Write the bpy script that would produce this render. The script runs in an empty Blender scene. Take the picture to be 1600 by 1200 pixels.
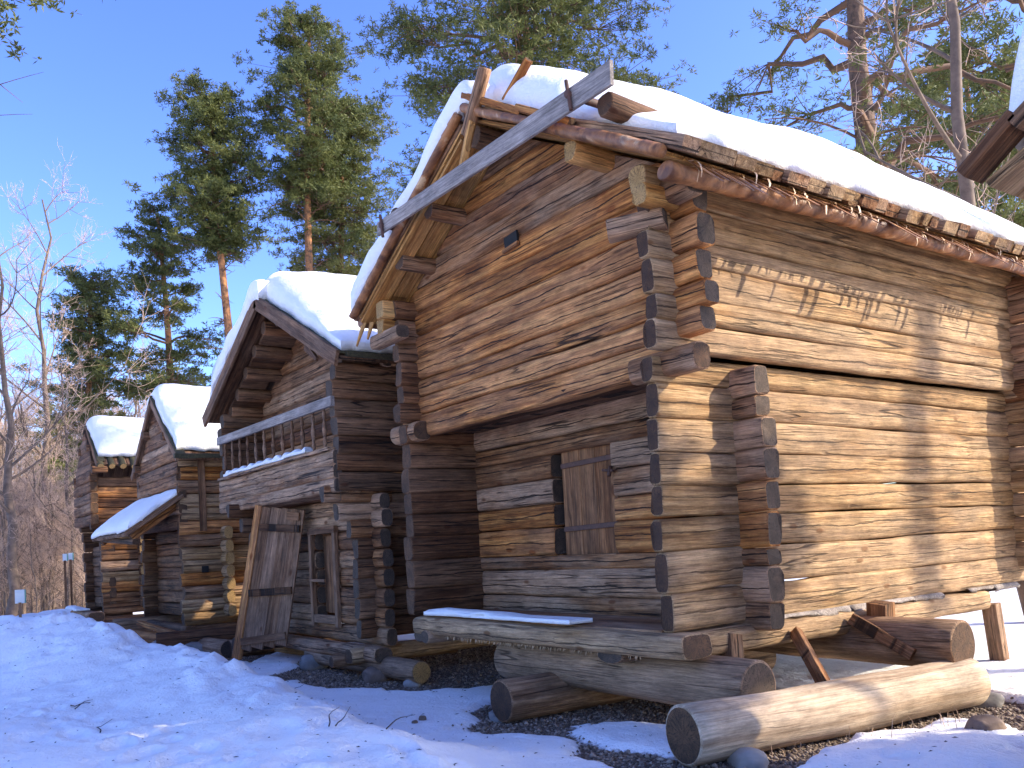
import bpy, math, random
import numpy as np
from math import radians, sin, cos, pi, sqrt
from mathutils import Vector, Matrix, Quaternion

random.seed(7)
RNG = np.random.default_rng(7)
SC = bpy.context.scene
COL = SC.collection

# ------------------------------------------------------------------ camera
yaw, pitch, roll = radians(54.3), radians(2.5), radians(3.1)
f0 = np.array([-sin(yaw), cos(yaw), 0]); Rr = np.array([cos(yaw), sin(yaw), 0]); Zz = np.array([0, 0, 1.])
fw = cos(pitch)*f0 + sin(pitch)*Zz
U0 = cos(pitch)*Zz - sin(pitch)*f0
rv = cos(roll)*Rr - sin(roll)*U0
uv = cos(roll)*U0 + sin(roll)*Rr
cam_data = bpy.data.cameras.new("camera")
cam = bpy.data.objects.new("camera", cam_data); COL.objects.link(cam)
cam.matrix_world = Matrix(((rv[0], uv[0], -fw[0], 0), (rv[1], uv[1], -fw[1], 0), (rv[2], uv[2], -fw[2], 1.65), (0, 0, 0, 1)))
cam_data.sensor_width = 36.0
cam_data.lens = 36.0*1385/1600
cam_data.shift_y = 190/1600.0
cam_data.clip_start = 0.05
cam_data.clip_end = 3000
SC.camera = cam

# ------------------------------------------------------------------ world, sun, exposure
SUN = Vector((1.0, 1.12, 0.86)).normalized()          # towards the sun
elev = math.asin(SUN.z)
az = math.atan2(SUN.x, SUN.y)
world = bpy.data.worlds.new("World"); SC.world = world; world.use_nodes = True
wn = world.node_tree.nodes; wl = world.node_tree.links
for n in list(wn): wn.remove(n)
sky = wn.new('ShaderNodeTexSky'); sky.sky_type = 'NISHITA'; sky.sun_disc = False
sky.sun_elevation = elev; sky.sun_rotation = az
sky.air_density = 1.0; sky.dust_density = 1.1; sky.ozone_density = 5.0; sky.altitude = 0
bg = wn.new('ShaderNodeBackground'); bg.inputs['Strength'].default_value = 0.15
wo = wn.new('ShaderNodeOutputWorld')
gm = wn.new('ShaderNodeGamma'); gm.inputs[1].default_value = 1.15; wl.new(sky.outputs[0], gm.inputs[0]); hs = wn.new('ShaderNodeHueSaturation'); hs.inputs['Hue'].default_value = 0.519; hs.inputs['Saturation'].default_value = 1.08; wl.new(gm.outputs[0], hs.inputs['Color']); wl.new(hs.outputs[0], bg.inputs[0]); wl.new(bg.outputs[0], wo.inputs[0])
sl = bpy.data.lights.new("sun", 'SUN'); sl.energy = 2.8; sl.angle = radians(0.55); sl.color = (1.0, 0.91, 0.74)
so = bpy.data.objects.new("sun", sl); COL.objects.link(so)
so.rotation_euler = SUN.to_track_quat('Z', 'Y').to_euler()
SC.view_settings.view_transform = 'Standard'
SC.view_settings.look = 'None'
SC.view_settings.exposure = 1.43
SC.view_settings.gamma = 1.0
SC.render.engine = 'CYCLES'
SC.cycles.max_bounces = 6

# ------------------------------------------------------------------ noise
_perm = np.random.default_rng(3).random((512, 512))
def vnoise(x, y):
    x = np.asarray(x, float); y = np.asarray(y, float)
    xi = np.floor(x).astype(int); yi = np.floor(y).astype(int)
    fx = x-xi; fy = y-yi
    fx = fx*fx*(3-2*fx); fy = fy*fy*(3-2*fy)
    a = _perm[xi % 512, yi % 512]; b = _perm[(xi+1) % 512, yi % 512]
    c = _perm[xi % 512, (yi+1) % 512]; d = _perm[(xi+1) % 512, (yi+1) % 512]
    return (a*(1-fx)+b*fx)*(1-fy)+(c*(1-fx)+d*fx)*fy
def fbm(x, y, o=4):
    s = 0; a = .5; n = 0
    for i in range(o):
        s = s+a*vnoise(np.asarray(x)*2**i+i*17.3, np.asarray(y)*2**i+i*9.1); n += a; a *= .5
    return s/n-.5

# ------------------------------------------------------------------ object helpers
def tag(o, label=None, cat=None, group=None, kind=None):
    if label: o['label'] = label
    if cat: o['category'] = cat
    if group: o['group'] = group
    if kind: o['kind'] = kind
    return o
def empty(name, loc, label=None, cat=None, group=None, kind=None):
    o = bpy.data.objects.new(name, None); COL.objects.link(o); o.location = loc
    o.empty_display_size = .2
    return tag(o, label, cat, group, kind)
def mesh_data(name, V, F, mats, mi=None, smooth=False):
    me = bpy.data.meshes.new(name)
    me.from_pydata([tuple(map(float, v)) for v in V], [], [tuple(f) for f in F])
    for m in mats: me.materials.append(m)
    if mi is not None: me.polygons.foreach_set('material_index', np.asarray(mi, dtype=np.int32))
    if smooth: me.polygons.foreach_set('use_smooth', np.ones(len(F), dtype=bool))
    me.update()
    return me
def mesh_np(name, V, T, mats, smooth=False, mi=None):
    """fast triangles / quads; T is (n,k)"""
    V = np.asarray(V, dtype=np.float32); T = np.asarray(T, dtype=np.int32)
    me = bpy.data.meshes.new(name)
    k = T.shape[1]
    me.vertices.add(len(V)); me.vertices.foreach_set('co', V.ravel())
    me.loops.add(T.size); me.loops.foreach_set('vertex_index', T.ravel())
    me.polygons.add(len(T))
    me.polygons.foreach_set('loop_start', np.arange(0, T.size, k, dtype=np.int32))
    me.polygons.foreach_set('loop_total', np.full(len(T), k, dtype=np.int32))
    if smooth: me.polygons.foreach_set('use_smooth', np.ones(len(T), dtype=bool))
    for m in mats: me.materials.append(m)
    if mi is not None: me.polygons.foreach_set('material_index', np.asarray(mi, dtype=np.int32))
    me.update(calc_edges=True)
    return me
def link(name, me, parent=None, loc=(0, 0, 0), rot=None):
    o = bpy.data.objects.new(name, me); COL.objects.link(o)
    if parent is not None:
        o.parent = parent
        # parents in this scene are never rotated unless the child is given in local space
    o.location = loc
    if rot is not None:
        o.rotation_mode = 'QUATERNION'; o.rotation_quaternion = rot
    return o
def ploc(parent, p):
    if parent is None: return Vector(p)
    l = Vector(p)
    q = parent
    while q is not None:
        l = l-Vector(q.location); q = q.parent
    return l

# ------------------------------------------------------------------ materials
def new_mat(name):
    m = bpy.data.materials.new(name); m.use_nodes = True
    nt = m.node_tree
    b = nt.nodes['Principled BSDF']
    return m, nt, b
class NB:
    def __init__(s, nt): s.nt = nt
    def n(s, t, **kw):
        x = s.nt.nodes.new(t)
        for k, v in kw.items():
            if k.startswith('i_'): x.inputs[int(k[2:]) if k[2:].isdigit() else k[2:]].default_value = v
            else: setattr(x, k, v)
        return x
    def l(s, a, b): s.nt.links.new(a, b)
    def noise(s, vec, scale, detail=4, rough=.55, dist=0):
        x = s.n('ShaderNodeTexNoise'); x.inputs['Scale'].default_value = scale
        x.inputs['Detail'].default_value = detail; x.inputs['Roughness'].default_value = rough
        x.inputs['Distortion'].default_value = dist
        s.l(vec, x.inputs['Vector']); return x.outputs['Fac']
    def vmul(s, vec, v):
        x = s.n('ShaderNodeVectorMath', operation='MULTIPLY'); s.l(vec, x.inputs[0]); x.inputs[1].default_value = v
        return x.outputs[0]
    def vadd(s, a, b):
        x = s.n('ShaderNodeVectorMath', operation='ADD'); s.l(a, x.inputs[0]); s.l(b, x.inputs[1]); return x.outputs[0]
    def math(s, op, a, b=None, c=None, clamp=False):
        x = s.n('ShaderNodeMath', operation=op); x.use_clamp = clamp
        for i, v in enumerate((a, b, c)):
            if v is None: continue
            if isinstance(v, (int, float)): x.inputs[i].default_value = v
            else: s.l(v, x.inputs[i])
        return x.outputs[0]
    def mr(s, v, a, b, c=0., d=1., smooth=False):
        x = s.n('ShaderNodeMapRange'); x.clamp = True
        if smooth: x.interpolation_type = 'SMOOTHSTEP'
        s.l(v, x.inputs[0])
        for i, k in enumerate((a, b, c, d)): x.inputs[i+1].default_value = k
        return x.outputs[0]
    def mix(s, f, a, b, blend='MIX'):
        x = s.n('ShaderNodeMix', data_type='RGBA', blend_type=blend)
        if isinstance(f, (int, float)): x.inputs[0].default_value = f
        else: s.l(f, x.inputs[0])
        for i, v in ((6, a), (7, b)):
            if isinstance(v, tuple): x.inputs[i].default_value = (*v, 1) if len(v) == 3 else v
            else: s.l(v, x.inputs[i])
        return x.outputs[2]
    def rnd(s):
        oi = s.n('ShaderNodeObjectInfo'); cx = s.n('ShaderNodeCombineXYZ')
        s.l(s.math('MULTIPLY', oi.outputs['Random'], 37.), cx.inputs[0])
        s.l(s.math('MULTIPLY', oi.outputs['Random'], 53.), cx.inputs[1])
        s.l(s.math('MULTIPLY', oi.outputs['Random'], 71.), cx.inputs[2])
        return oi.outputs['Random'], cx.outputs[0]

def wood_mat(name, dark, mid, light, grey, greyamt=.5, var=.3, crack=1.0, knots=1.0, fine=1.0, bump=1.0, centre=True):
    m, nt, b = new_mat(name); N = NB(nt)
    tc = N.n('ShaderNodeTexCoord'); obj = tc.outputs['Object']
    rnd, off = N.rnd()
    p = N.vadd(obj, off)
    wig = N.noise(N.vmul(p, (.8, 2.5, 2.5)), 1.0, 2)
    # warp grain a little so it bends round
    comb = N.n('ShaderNodeCombineXYZ')
    w2 = N.math('MULTIPLY', N.math('SUBTRACT', wig, .5), .05)
    N.l(w2, comb.inputs[1]); N.l(w2, comb.inputs[2])
    pw = N.vadd(p, comb.outputs[0])
    g1 = N.noise(N.vmul(pw, (.6, 15, 15)), 1.0, 7, .66)
    g2 = N.noise(N.vmul(pw, (3.2, 95, 95)), 1.0, 5, .75)
    blot = N.noise(N.vmul(p, (.7, 2.2, 2.2)), 1.0, 4, .6)
    blot2 = N.noise(N.vmul(p, (1.9, 6, 6)), 1.0, 5, .65)
    # base grain colour
    cr = N.n('ShaderNodeValToRGB'); cr.color_ramp.interpolation = 'B_SPLINE'
    e = cr.color_ramp.elements
    e[0].position = .35; e[0].color = (*dark, 1)
    e[1].position = .66; e[1].color = (*light, 1)
    k = e.new(.5); k.color = (*mid, 1)
    N.l(g1, cr.inputs[0])
    ga = N.math('MULTIPLY', N.mr(N.math('ADD', blot, N.math('MULTIPLY', N.math('SUBTRACT', rnd, .5), .35)), .38, .62, smooth=True), greyamt)
    ga2 = N.math('ADD', ga, N.math('MULTIPLY', N.mr(blot2, .5, .75), greyamt*.5), clamp=True)
    gcol = N.mix(g1, tuple(c*.62 for c in grey), tuple(min(1, c*1.35) for c in grey))
    c1 = N.mix(ga2, cr.outputs[0], gcol)
    # per log tint
    v = N.math('ADD', 1-var*.5, N.math('MULTIPLY', rnd, var))
    fv = N.mr(g2, .36, .64, 1-.42*fine, 1+.30*fine)
    vv = N.math('MULTIPLY', v, fv)
    bl3 = N.mr(N.noise(N.vmul(p, (1.3, 3, 3)), 1.7, 6, .75), .32, .68, .58, 1.30)
    vv = N.math('MULTIPLY', vv, bl3)
    cc = N.n('ShaderNodeCombineColor'); [N.l(vv, cc.inputs[i]) for i in range(3)]
    c2 = N.mix(1.0, c1, cc.outputs[0], 'MULTIPLY')
    # knots
    vo = N.n('ShaderNodeTexVoronoi'); vo.voronoi_dimensions = '3D'; vo.inputs['Scale'].default_value = 1.0
    N.l(N.vmul(p, (2.1, 5.2, 5.2)), vo.inputs['Vector'])
    sep = N.n('ShaderNodeSeparateColor'); N.l(vo.outputs['Color'], sep.inputs[0])
    pick = N.math('GREATER_THAN', sep.outputs[0], .45)
    kd = N.math('ADD', vo.outputs['Distance'], N.math('MULTIPLY', N.math('SUBTRACT', blot2, .5), .08))
    kn = N.math('MULTIPLY', N.mr(kd, .07, .17, 1, 0, True), pick)
    kn = N.math('MULTIPLY', kn, .8*knots)
    c3 = N.mix(kn, c2, tuple(c*.45 for c in (mid[0]*1.1, mid[1]*.85, mid[2]*.75)))
    # cracks
    cn = N.noise(N.vmul(p, (.22, 7.5, 7.5)), 1.0, 1.5, .4)
    cm = N.mr(N.noise(N.vmul(p, (1.1, 3, 3)), 1.0, 2), .46, .58)
    cra = N.math('MULTIPLY', N.mr(N.math('ABSOLUTE', N.math('SUBTRACT', cn, .5)), .003, .009, 1, 0), cm)
    if centre:
        sx = N.n('ShaderNodeSeparateXYZ'); N.l(obj, sx.inputs[0])
        wx = N.noise(N.vmul(p, (1.0, .01, .01)), 1.6, 5, .6)
        zc = N.math('ADD', sx.outputs[2], N.math('MULTIPLY', N.math('SUBTRACT', wx, .5), .10))
        zc = N.math('ADD', zc, N.math('MULTIPLY', N.math('SUBTRACT', rnd, .5), .08))
        wth = N.noise(N.vmul(p, (1.3, .01, .01)), 2.3, 3)
        cth = N.math('SUBTRACT', N.math('ABSOLUTE', zc), N.mr(wth, .34, .62, -.001, .0058))
        c_ = N.mr(cth, 0, .0025, 1, 0)
        cra = N.math('MAXIMUM', cra, c_)
    cn2 = N.noise(N.vadd(N.vmul(p, (.5, 21, 21)), off), 1.0, 1.5, .4)
    cm2 = N.mr(N.noise(N.vmul(p, (1.7, 4, 4)), 1.3, 2), .50, .60)
    cra = N.math('MAXIMUM', cra, N.math('MULTIPLY', N.math('MULTIPLY', N.mr(N.math('ABSOLUTE', N.math('SUBTRACT', cn2, .5)), .004, .016, 1, 0), cm2), .75))
    cra = N.math('MULTIPLY', cra, crack)
    c4 = N.mix(N.math('MULTIPLY', cra, .88), c3, (.012, .008, .006))
    N.l(c4, b.inputs['Base Color'])
    b.inputs['Roughness'].default_value = .82
    b.inputs['Specular IOR Level'].default_value = .25
    h = N.math('ADD', N.math('MULTIPLY', g1, .9), N.math('MULTIPLY', g2, .22))
    h = N.math('SUBTRACT', h, N.math('MULTIPLY', cra, 1.3))
    h = N.math('ADD', h, N.math('MULTIPLY', kn, .5))
    h = N.math('ADD', h, N.math('MULTIPLY', blot2, .9))
    bp = N.n('ShaderNodeBump'); bp.inputs['Strength'].default_value = 1.0*bump; bp.inputs['Distance'].default_value = .022
    N.l(h, bp.inputs['Height']); N.l(bp.outputs[0], b.inputs['Normal'])
    return m

def end_mat(name, a, c, dark=.5):
    m, nt, b = new_mat(name); N = NB(nt)
    tc = N.n('ShaderNodeTexCoord'); obj = tc.outputs['Object']; rnd, off = N.rnd()
    q = N.vmul(obj, (0, 1, 1))
    ln = N.n('ShaderNodeVectorMath', operation='LENGTH'); N.l(q, ln.inputs[0])
    nz = N.noise(N.vadd(q, off), 9, 4)
    r = N.math('ADD', ln.outputs['Value'], N.math('MULTIPLY', nz, .02))
    ring = N.math('SINE', N.math('MULTIPLY', r, 560.))
    sx = N.n('ShaderNodeSeparateXYZ'); N.l(q, sx.inputs[0])
    ang = N.math('ARCTAN2', sx.outputs[1], sx.outputs[2])
    an = N.n('ShaderNodeCombineXYZ'); N.l(N.math('MULTIPLY', ang, 2.4), an.inputs[0]); N.l(N.math('MULTIPLY', ln.outputs['Value'], 4), an.inputs[1]); N.l(rnd, an.inputs[2])
    rn = N.noise(an.outputs[0], 3.5, 3)
    crk = N.mr(N.math('ABSOLUTE', N.math('SUBTRACT', rn, .5)), .008, .035, 1, 0)
    col = N.mix(N.mr(ring, -1, 1), a, c)
    col = N.mix(N.mr(nz, .35, .7), col, tuple(x*dark for x in a))
    col = N.mix(N.mr(N.noise(N.vadd(obj, off), 2.5, 3), .4, .65, 0, .5), col, tuple(x*dark*.8 for x in a))
    col = N.mix(N.math('MULTIPLY', crk, .8), col, (.012, .009, .007))
    N.l(col, b.inputs['Base Color']); b.inputs['Roughness'].default_value = .9
    bp = N.n('ShaderNodeBump'); bp.inputs['Strength'].default_value = .6; bp.inputs['Distance'].default_value = .01
    N.l(N.math('SUBTRACT', N.math('ADD', nz, N.math('MULTIPLY', ring, .12)), crk), bp.inputs['Height']); N.l(bp.outputs[0], b.inputs['Normal'])
    return m

def simple_mat(name, a, c, scale=6, rough=.85, bump=.4, bdist=.01, stretch=(1, 1, 1), metal=0):
    m, nt, b = new_mat(name); N = NB(nt)
    tc = N.n('ShaderNodeTexCoord'); rnd, off = N.rnd()
    p = N.vmul(N.vadd(tc.outputs['Object'], off), stretch)
    n1 = N.noise(p, scale, 6, .65)
    N.l(N.mix(N.mr(n1, .3, .7), a, c), b.inputs['Base Color'])
    b.inputs['Roughness'].default_value = rough; b.inputs['Metallic'].default_value = metal
    bp = N.n('ShaderNodeBump'); bp.inputs['Strength'].default_value = bump; bp.inputs['Distance'].default_value = bdist
    N.l(n1, bp.inputs['Height']); N.l(bp.outputs[0], b.inputs['Normal'])
    return m

M = {}
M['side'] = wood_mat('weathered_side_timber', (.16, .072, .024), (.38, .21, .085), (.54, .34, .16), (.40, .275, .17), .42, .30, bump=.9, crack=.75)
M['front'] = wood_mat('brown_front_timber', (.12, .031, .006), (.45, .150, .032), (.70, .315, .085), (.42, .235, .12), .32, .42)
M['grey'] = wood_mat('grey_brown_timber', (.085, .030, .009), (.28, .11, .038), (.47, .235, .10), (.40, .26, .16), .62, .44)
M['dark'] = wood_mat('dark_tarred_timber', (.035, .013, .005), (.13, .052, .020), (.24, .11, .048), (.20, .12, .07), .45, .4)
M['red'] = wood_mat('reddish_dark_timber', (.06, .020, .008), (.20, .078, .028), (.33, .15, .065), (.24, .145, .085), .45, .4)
M['fresh'] = wood_mat('fresh_yellow_timber', (.34, .13, .03), (.58, .27, .07), (.70, .38, .12), (.52, .32, .15), .2, .2, crack=.4, knots=.5)
M['board'] = wood_mat('grey_sawn_board', (.20, .15, .12), (.30, .235, .19), (.40, .33, .27), (.32, .27, .235), .7, .2, crack=.25, knots=.3, bump=.5, centre=False)
M['plank'] = wood_mat('old_door_plank', (.065, .027, .012), (.21, .098, .046), (.33, .175, .09), (.26, .16, .10), .5, .45, centre=False, crack=.5)
M['hatch'] = wood_mat('brown_hatch_plank', (.05, .017, .006), (.21, .078, .026), (.40, .18, .068), (.24, .14, .075), .3, .4, centre=False, crack=.5)
M['round'] = wood_mat('peeled_round_log', (.32, .20, .115), (.55, .39, .25), (.68, .52, .36), (.50, .39, .30), .45, .1, crack=.35, knots=.25, fine=.6, bump=.5, centre=False)
M['rounddark'] = wood_mat('old_round_log', (.13, .06, .028), (.31, .165, .085), (.45, .27, .15), (.34, .225, .14), .55, .2, crack=.7, knots=.3, centre=False)
M['end'] = end_mat('log_end_grain', (.23, .115, .05), (.11, .05, .022), .35)
M['endgrey'] = end_mat('grey_log_end_grain', (.19, .125, .08), (.085, .052, .033), .4)
M['enddark'] = end_mat('dark_log_end_grain', (.15, .07, .03), (.07, .03, .012), .45)
M['endfresh'] = end_mat('fresh_log_end_grain', (.60, .36, .13), (.46, .24, .08), .75)
M['stone'] = simple_mat('boulder_stone', (.13, .115, .10), (.27, .24, .21), 5, .9, .6, .02)
M['stonelight'] = simple_mat('pale_granite', (.28, .24, .20), (.40, .35, .30), 7, .9, .5, .01)
M['stonebrown'] = simple_mat('brown_stone', (.12, .075, .05), (.25, .17, .12), 8, .85, .6, .015)
M['iron'] = simple_mat('rusty_iron', (.06, .025, .014), (.13, .055, .03), 18, .7, .4, .004)
M['moss'] = simple_mat('roof_moss', (.025, .02, .01), (.09, .075, .03), 30, .95, .6, .02)
M['litter'] = simple_mat('dead_twig', (.03, .02, .014), (.08, .05, .035), 20, .9, .2, .004)
M['signface'] = simple_mat('white_sign_face', (.72, .76, .74), (.80, .84, .82), 3, .5, .05, .002)
M['signgreen'] = simple_mat('sign_green_edge', (.12, .35, .26), (.18, .42, .32), 3, .5, .05, .002)

def bark_mat():
    m, nt, b = new_mat('birch_bark'); N = NB(nt)
    tc = N.n('ShaderNodeTexCoord'); rnd, off = N.rnd()
    p = N.vadd(tc.outputs['Object'], off)
    bands = N.noise(N.vmul(p, (3.2, 3.5, 3.5)), 1.0, 5, .6, 1.2)
    n2 = N.noise(p, 7, 6, .7)
    n3 = N.noise(N.vmul(p, (70, 9, 9)), 1.0, 3, .6)
    col = N.mix(N.mr(bands, .38, .62), (.12, .042, .015), (.48, .20, .065))
    col = N.mix(N.mr(bands, .60, .66), col, (.60, .37, .19))
    col = N.mix(N.mr(n2, .5, .72, 0, .65), col, (.09, .033, .02))
    col = N.mix(N.mr(n3, .60, .72, 0, .5), col, (.10, .05, .03))
    N.l(col, b.inputs['Base Color']); b.inputs['Roughness'].default_value = .55
    bp = N.n('ShaderNodeBump'); bp.inputs['Strength'].default_value = .7; bp.inputs['Distance'].default_value = .015
    N.l(N.math('ADD', N.math('ADD', bands, bands), n2), bp.inputs['Height']); N.l(bp.outputs[0], b.inputs['Normal'])
    return m
M['bark'] = bark_mat()
M['curl'] = simple_mat('pale_bark_curl', (.48, .27, .13), (.66, .44, .25), 9, .5, .3, .004)

def snow_mat(name, dirt=0.0):
    m, nt, b = new_mat(name); N = NB(nt)
    tc = N.n('ShaderNodeTexCoord'); p = tc.outputs['Object']
    n1 = N.noise(p, 4, 7, .68); n2 = N.noise(p, 38, 4, .6); n3 = N.noise(p, 1.1, 4, .55)
    col = (.86, .88, .905)
    base = N.mix(N.mr(n3, .4, .7), (.95, .925, .89), (.90, .87, .83))
    if dirt:
        d1 = N.noise(p, 14, 5, .7)
        base = N.mix(N.mr(d1, .60, .80, 0, .45*dirt), base, (.42, .36, .31))
        vo = N.n('ShaderNodeTexVoronoi'); vo.inputs['Scale'].default_value = 11; N.l(p, vo.inputs['Vector'])
        sp = N.n('ShaderNodeSeparateColor'); N.l(vo.outputs['Color'], sp.inputs[0])
        ck = N.math('MULTIPLY', N.mr(vo.outputs['Distance'], .05, .11, 1, 0), N.math('GREATER_THAN', sp.outputs[0], .9))
        base = N.mix(N.math('MULTIPLY', ck, .7), base, (.16, .11, .08))
    N.l(base, b.inputs['Base Color']); b.inputs['Roughness'].default_value = .7
    b.inputs['Specular IOR Level'].default_value = .3
    h = N.math('ADD', N.math('MULTIPLY', n1, 1.0), N.math('MULTIPLY', n2, .22))
    bp = N.n('ShaderNodeBump'); bp.inputs['Strength'].default_value = .7; bp.inputs['Distance'].default_value = .08
    N.l(h, bp.inputs['Height']); N.l(bp.outputs[0], b.inputs['Normal'])
    return m, N, b, base
M['snow'] = snow_mat('clean_snow')[0]

def ground_mat():
    m, N, b, base = snow_mat('trodden_snow_and_gravel', 1.0)
    at = N.n('ShaderNodeAttribute'); at.attribute_name = 'snow'
    tc = N.n('ShaderNodeTexCoord'); p = tc.outputs['Object']
    vo = N.n('ShaderNodeTexVoronoi'); vo.inputs['Scale'].default_value = 42; N.l(p, vo.inputs['Vector'])
    gc = N.mix(vo.outputs['Color'], (.045, .03, .022), (.17, .125, .09))
    sp = N.n('ShaderNodeSeparateColor'); N.l(vo.outputs['Color'], sp.inputs[0])
    gc = N.mix(sp.outputs[0], (.075, .048, .032), (.30, .22, .155))
    edge = N.math('ADD', at.outputs['Fac'], N.math('MULTIPLY', N.math('SUBTRACT', N.noise(p, 22, 4), .5), .45))
    f = N.mr(edge, .42, .55)
    N.l(N.mix(f, gc, base), b.inputs['Base Color'])
    return m
M['ground'] = ground_mat()
def pebble_mat():
    m, nt, b = new_mat('gravel_pebble'); N = NB(nt)
    at = N.n('ShaderNodeAttribute'); at.attribute_name = 'tone'
    N.l(N.mix(at.outputs['Fac'], (.085, .055, .037), (.42, .32, .235)), b.inputs['Base Color'])
    b.inputs['Roughness'].default_value = .85
    return m
M['pebble'] = pebble_mat()

def pinebark_mat(lo, hi, z0, z1, name):
    m, nt, b = new_mat(name); N = NB(nt)
    tc = N.n('ShaderNodeTexCoord'); p = tc.outputs['Object']
    sx = N.n('ShaderNodeSeparateXYZ'); N.l(p, sx.inputs[0])
    vo = N.n('ShaderNodeTexVoronoi'); vo.inputs['Scale'].default_value = 7; N.l(N.vmul(p, (1, 1, .35)), vo.inputs['Vector'])
    n = N.noise(p, 6, 5, .7)
    f = N.mr(N.math('ADD', sx.outputs[2], N.math('MULTIPLY', n, 3.)), z0, z1)
    c = N.mix(f, lo, hi)
    c = N.mix(N.mr(n, .35, .65), c, (lo[0]*.45, lo[1]*.45, lo[2]*.45))
    c = N.mix(N.mr(n, .25, .6, 0, 1), N.mix(f, lo, hi), c)
    N.l(c, b.inputs['Base Color']); b.inputs['Roughness'].default_value = .9
    bp = N.n('ShaderNodeBump'); bp.inputs['Strength'].default_value = .9; bp.inputs['Distance'].default_value = .05
    N.l(N.math('ADD', vo.outputs['Distance'], n), bp.inputs['Height']); N.l(bp.outputs[0], b.inputs['Normal'])
    return m
M['pinetrunk'] = pinebark_mat((.17, .105, .07), (.46, .20, .075), 6, 13, 'pine_bark')
M['pinetrunkgrey'] = pinebark_mat((.13, .085, .06), (.24, .13, .075), 8, 16, 'old_pine_bark')
M['pinelimb'] = simple_mat('pine_limb_bark', (.075, .045, .028), (.24, .125, .065), 2, .9, .3, .02)
M['baretrunk'] = simple_mat('bare_tree_bark', (.075, .05, .036), (.22, .15, .105), 4, .9, .4, .02)
def twig_mat():
    m, nt, b = new_mat('bare_twig'); N = NB(nt)
    rnd, off = N.rnd()
    N.l(N.mix(rnd, (.48, .31, .21), (.62, .43, .31)), b.inputs['Base Color']); b.inputs['Roughness'].default_value = .85
    return m
M['twig'] = twig_mat()
def needle_mat(name, a, c):
    m, nt, b = new_mat(name); N = NB(nt)
    tc = N.n('ShaderNodeTexCoord'); p = tc.outputs['Object']
    n = N.noise(p, .9, 4, .6); n2 = N.noise(p, 7, 3, .6)
    f = N.math('ADD', N.mr(n, .35, .65, 0, .6), N.mr(n2, .3, .7, 0, .4))
    col = N.mix(f, a, c)
    N.l(col, b.inputs['Base Color']); b.inputs['Roughness'].default_value = .6
    b.inputs['Specular IOR Level'].default_value = .3
    tr = N.n('ShaderNodeBsdfTranslucent'); N.l(col, tr.inputs['Color'])
    mx = N.n('ShaderNodeMixShader'); mx.inputs[0].default_value = .25
    out = [x for x in nt.nodes if x.type == 'OUTPUT_MATERIAL'][0]
    N.l(b.outputs[0], mx.inputs[1]); N.l(tr.outputs[0], mx.inputs[2]); N.l(mx.outputs[0], out.inputs['Surface'])
    return m
M['needle'] = needle_mat('pine_needles', (.05, .07, .022), (.19, .19, .045))
M['needlewarm'] = needle_mat('sunlit_tint_needles', (.065, .09, .028), (.24, .23, .065))  # lighter, yellower needle copy with a sunlit look put into the colour

# ------------------------------------------------------------------ ground
BANK = [(-60, .5, .62, 2.5), (-26, 1.6, .62, 2.2), (-18, 2.0, .74, 1.4), (-14, 2.25, .92, .95), (-12.9, 2.55, .76, .75), (-11.3, 2.85, .66, .7), (-9, 3.0, .42, .6), (-7.2, 3.0, .33, .5), (-5.9, 2.9, .26, .5), (-4.6, 2.6, .16, .8), (-3, 2.0, .1, 1.0), (6, 1.0, .05, 1.)]
BX = np.array([b[0] for b in BANK]); BY = np.array([b[1] for b in BANK]); BH = np.array([b[2] for b in BANK]); BW = np.array([b[3] for b in BANK])
G1 = [(-6.92, 4.17), (-7.55, 5.13), (-7.9, 6.6), (-6.6, 7.28), (-5.3, 7.3), (-4.36, 8.3), (-3.5, 8.0), (-3.0, 7.2), (-3.1, 6.8), (-3.85, 6.9), (-4.15, 6.0), (-3.80, 5.1), (-3.46, 4.39), (-4.0, 3.9), (-4.6, 4.0), (-5.13, 4.32), (-5.89, 4.5), (-6.52, 4.27)]
G2 = [(-11.9, 3.95), (-12.0, 4.6), (-13.5, 5.6), (-14.5, 7), (-12.07, 10), (-9.8, 11), (-9.0, 9), (-8.6, 6.0), (-8.9, 5.2), (-9.3, 4.75), (-10.0, 4.25), (-11.0, 4.35)]
G3 = [(-18.5, 4.5), (-18.4, 5.6), (-15.8, 6.4), (-13.6, 4.7), (-14.6, 4.2), (-16.5, 4.25)]
def poly_sd(x, y, P):
    """signed distance, positive inside"""
    P = np.array(P); n = len(P)
    d = np.full(x.shape, 1e9); inside = np.zeros(x.shape, bool)
    for i in range(n):
        a = P[i]; b = P[(i+1) % n]; e = b-a
        wx = x-a[0]; wy = y-a[1]
        t = np.clip((wx*e[0]+wy*e[1])/(e@e), 0, 1)
        d = np.minimum(d, np.hypot(wx-t*e[0], wy-t*e[1]))
        c = ((a[1] > y) != (b[1] > y)) & (x < (b[0]-a[0])*(y-a[1])/(b[1]-a[1]+1e-12)+a[0])
        inside ^= c
    return np.where(inside, d, -d)
def snow_cover(x, y):
    g = np.maximum(np.maximum(poly_sd(x, y, G1), poly_sd(x, y, G2)), poly_sd(x, y, G3))
    g = g+fbm(x*2.3+9, y*2.3, 4)*.55
    g2 = .34-np.hypot((x+5.35)/.8, (y-5.05)/.42)*.34          # remnant of snow between the logs
    g = np.where(g2 > -.05, np.minimum(g, -g2*1.0+fbm(x*6, y*6, 2)*.1), g)
    return np.clip(.5-g*3.5, 0, 1)
_pr = random.Random(12)
PRINTS = []
for _k in range(34):
    _f = _k/34; PRINTS.append((-16.5+11.5*_f, 3.75+.35*sin(_f*9)+(.13 if _k % 2 else -.13), _pr.uniform(.10, .14), _pr.uniform(.035, .07)))
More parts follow.
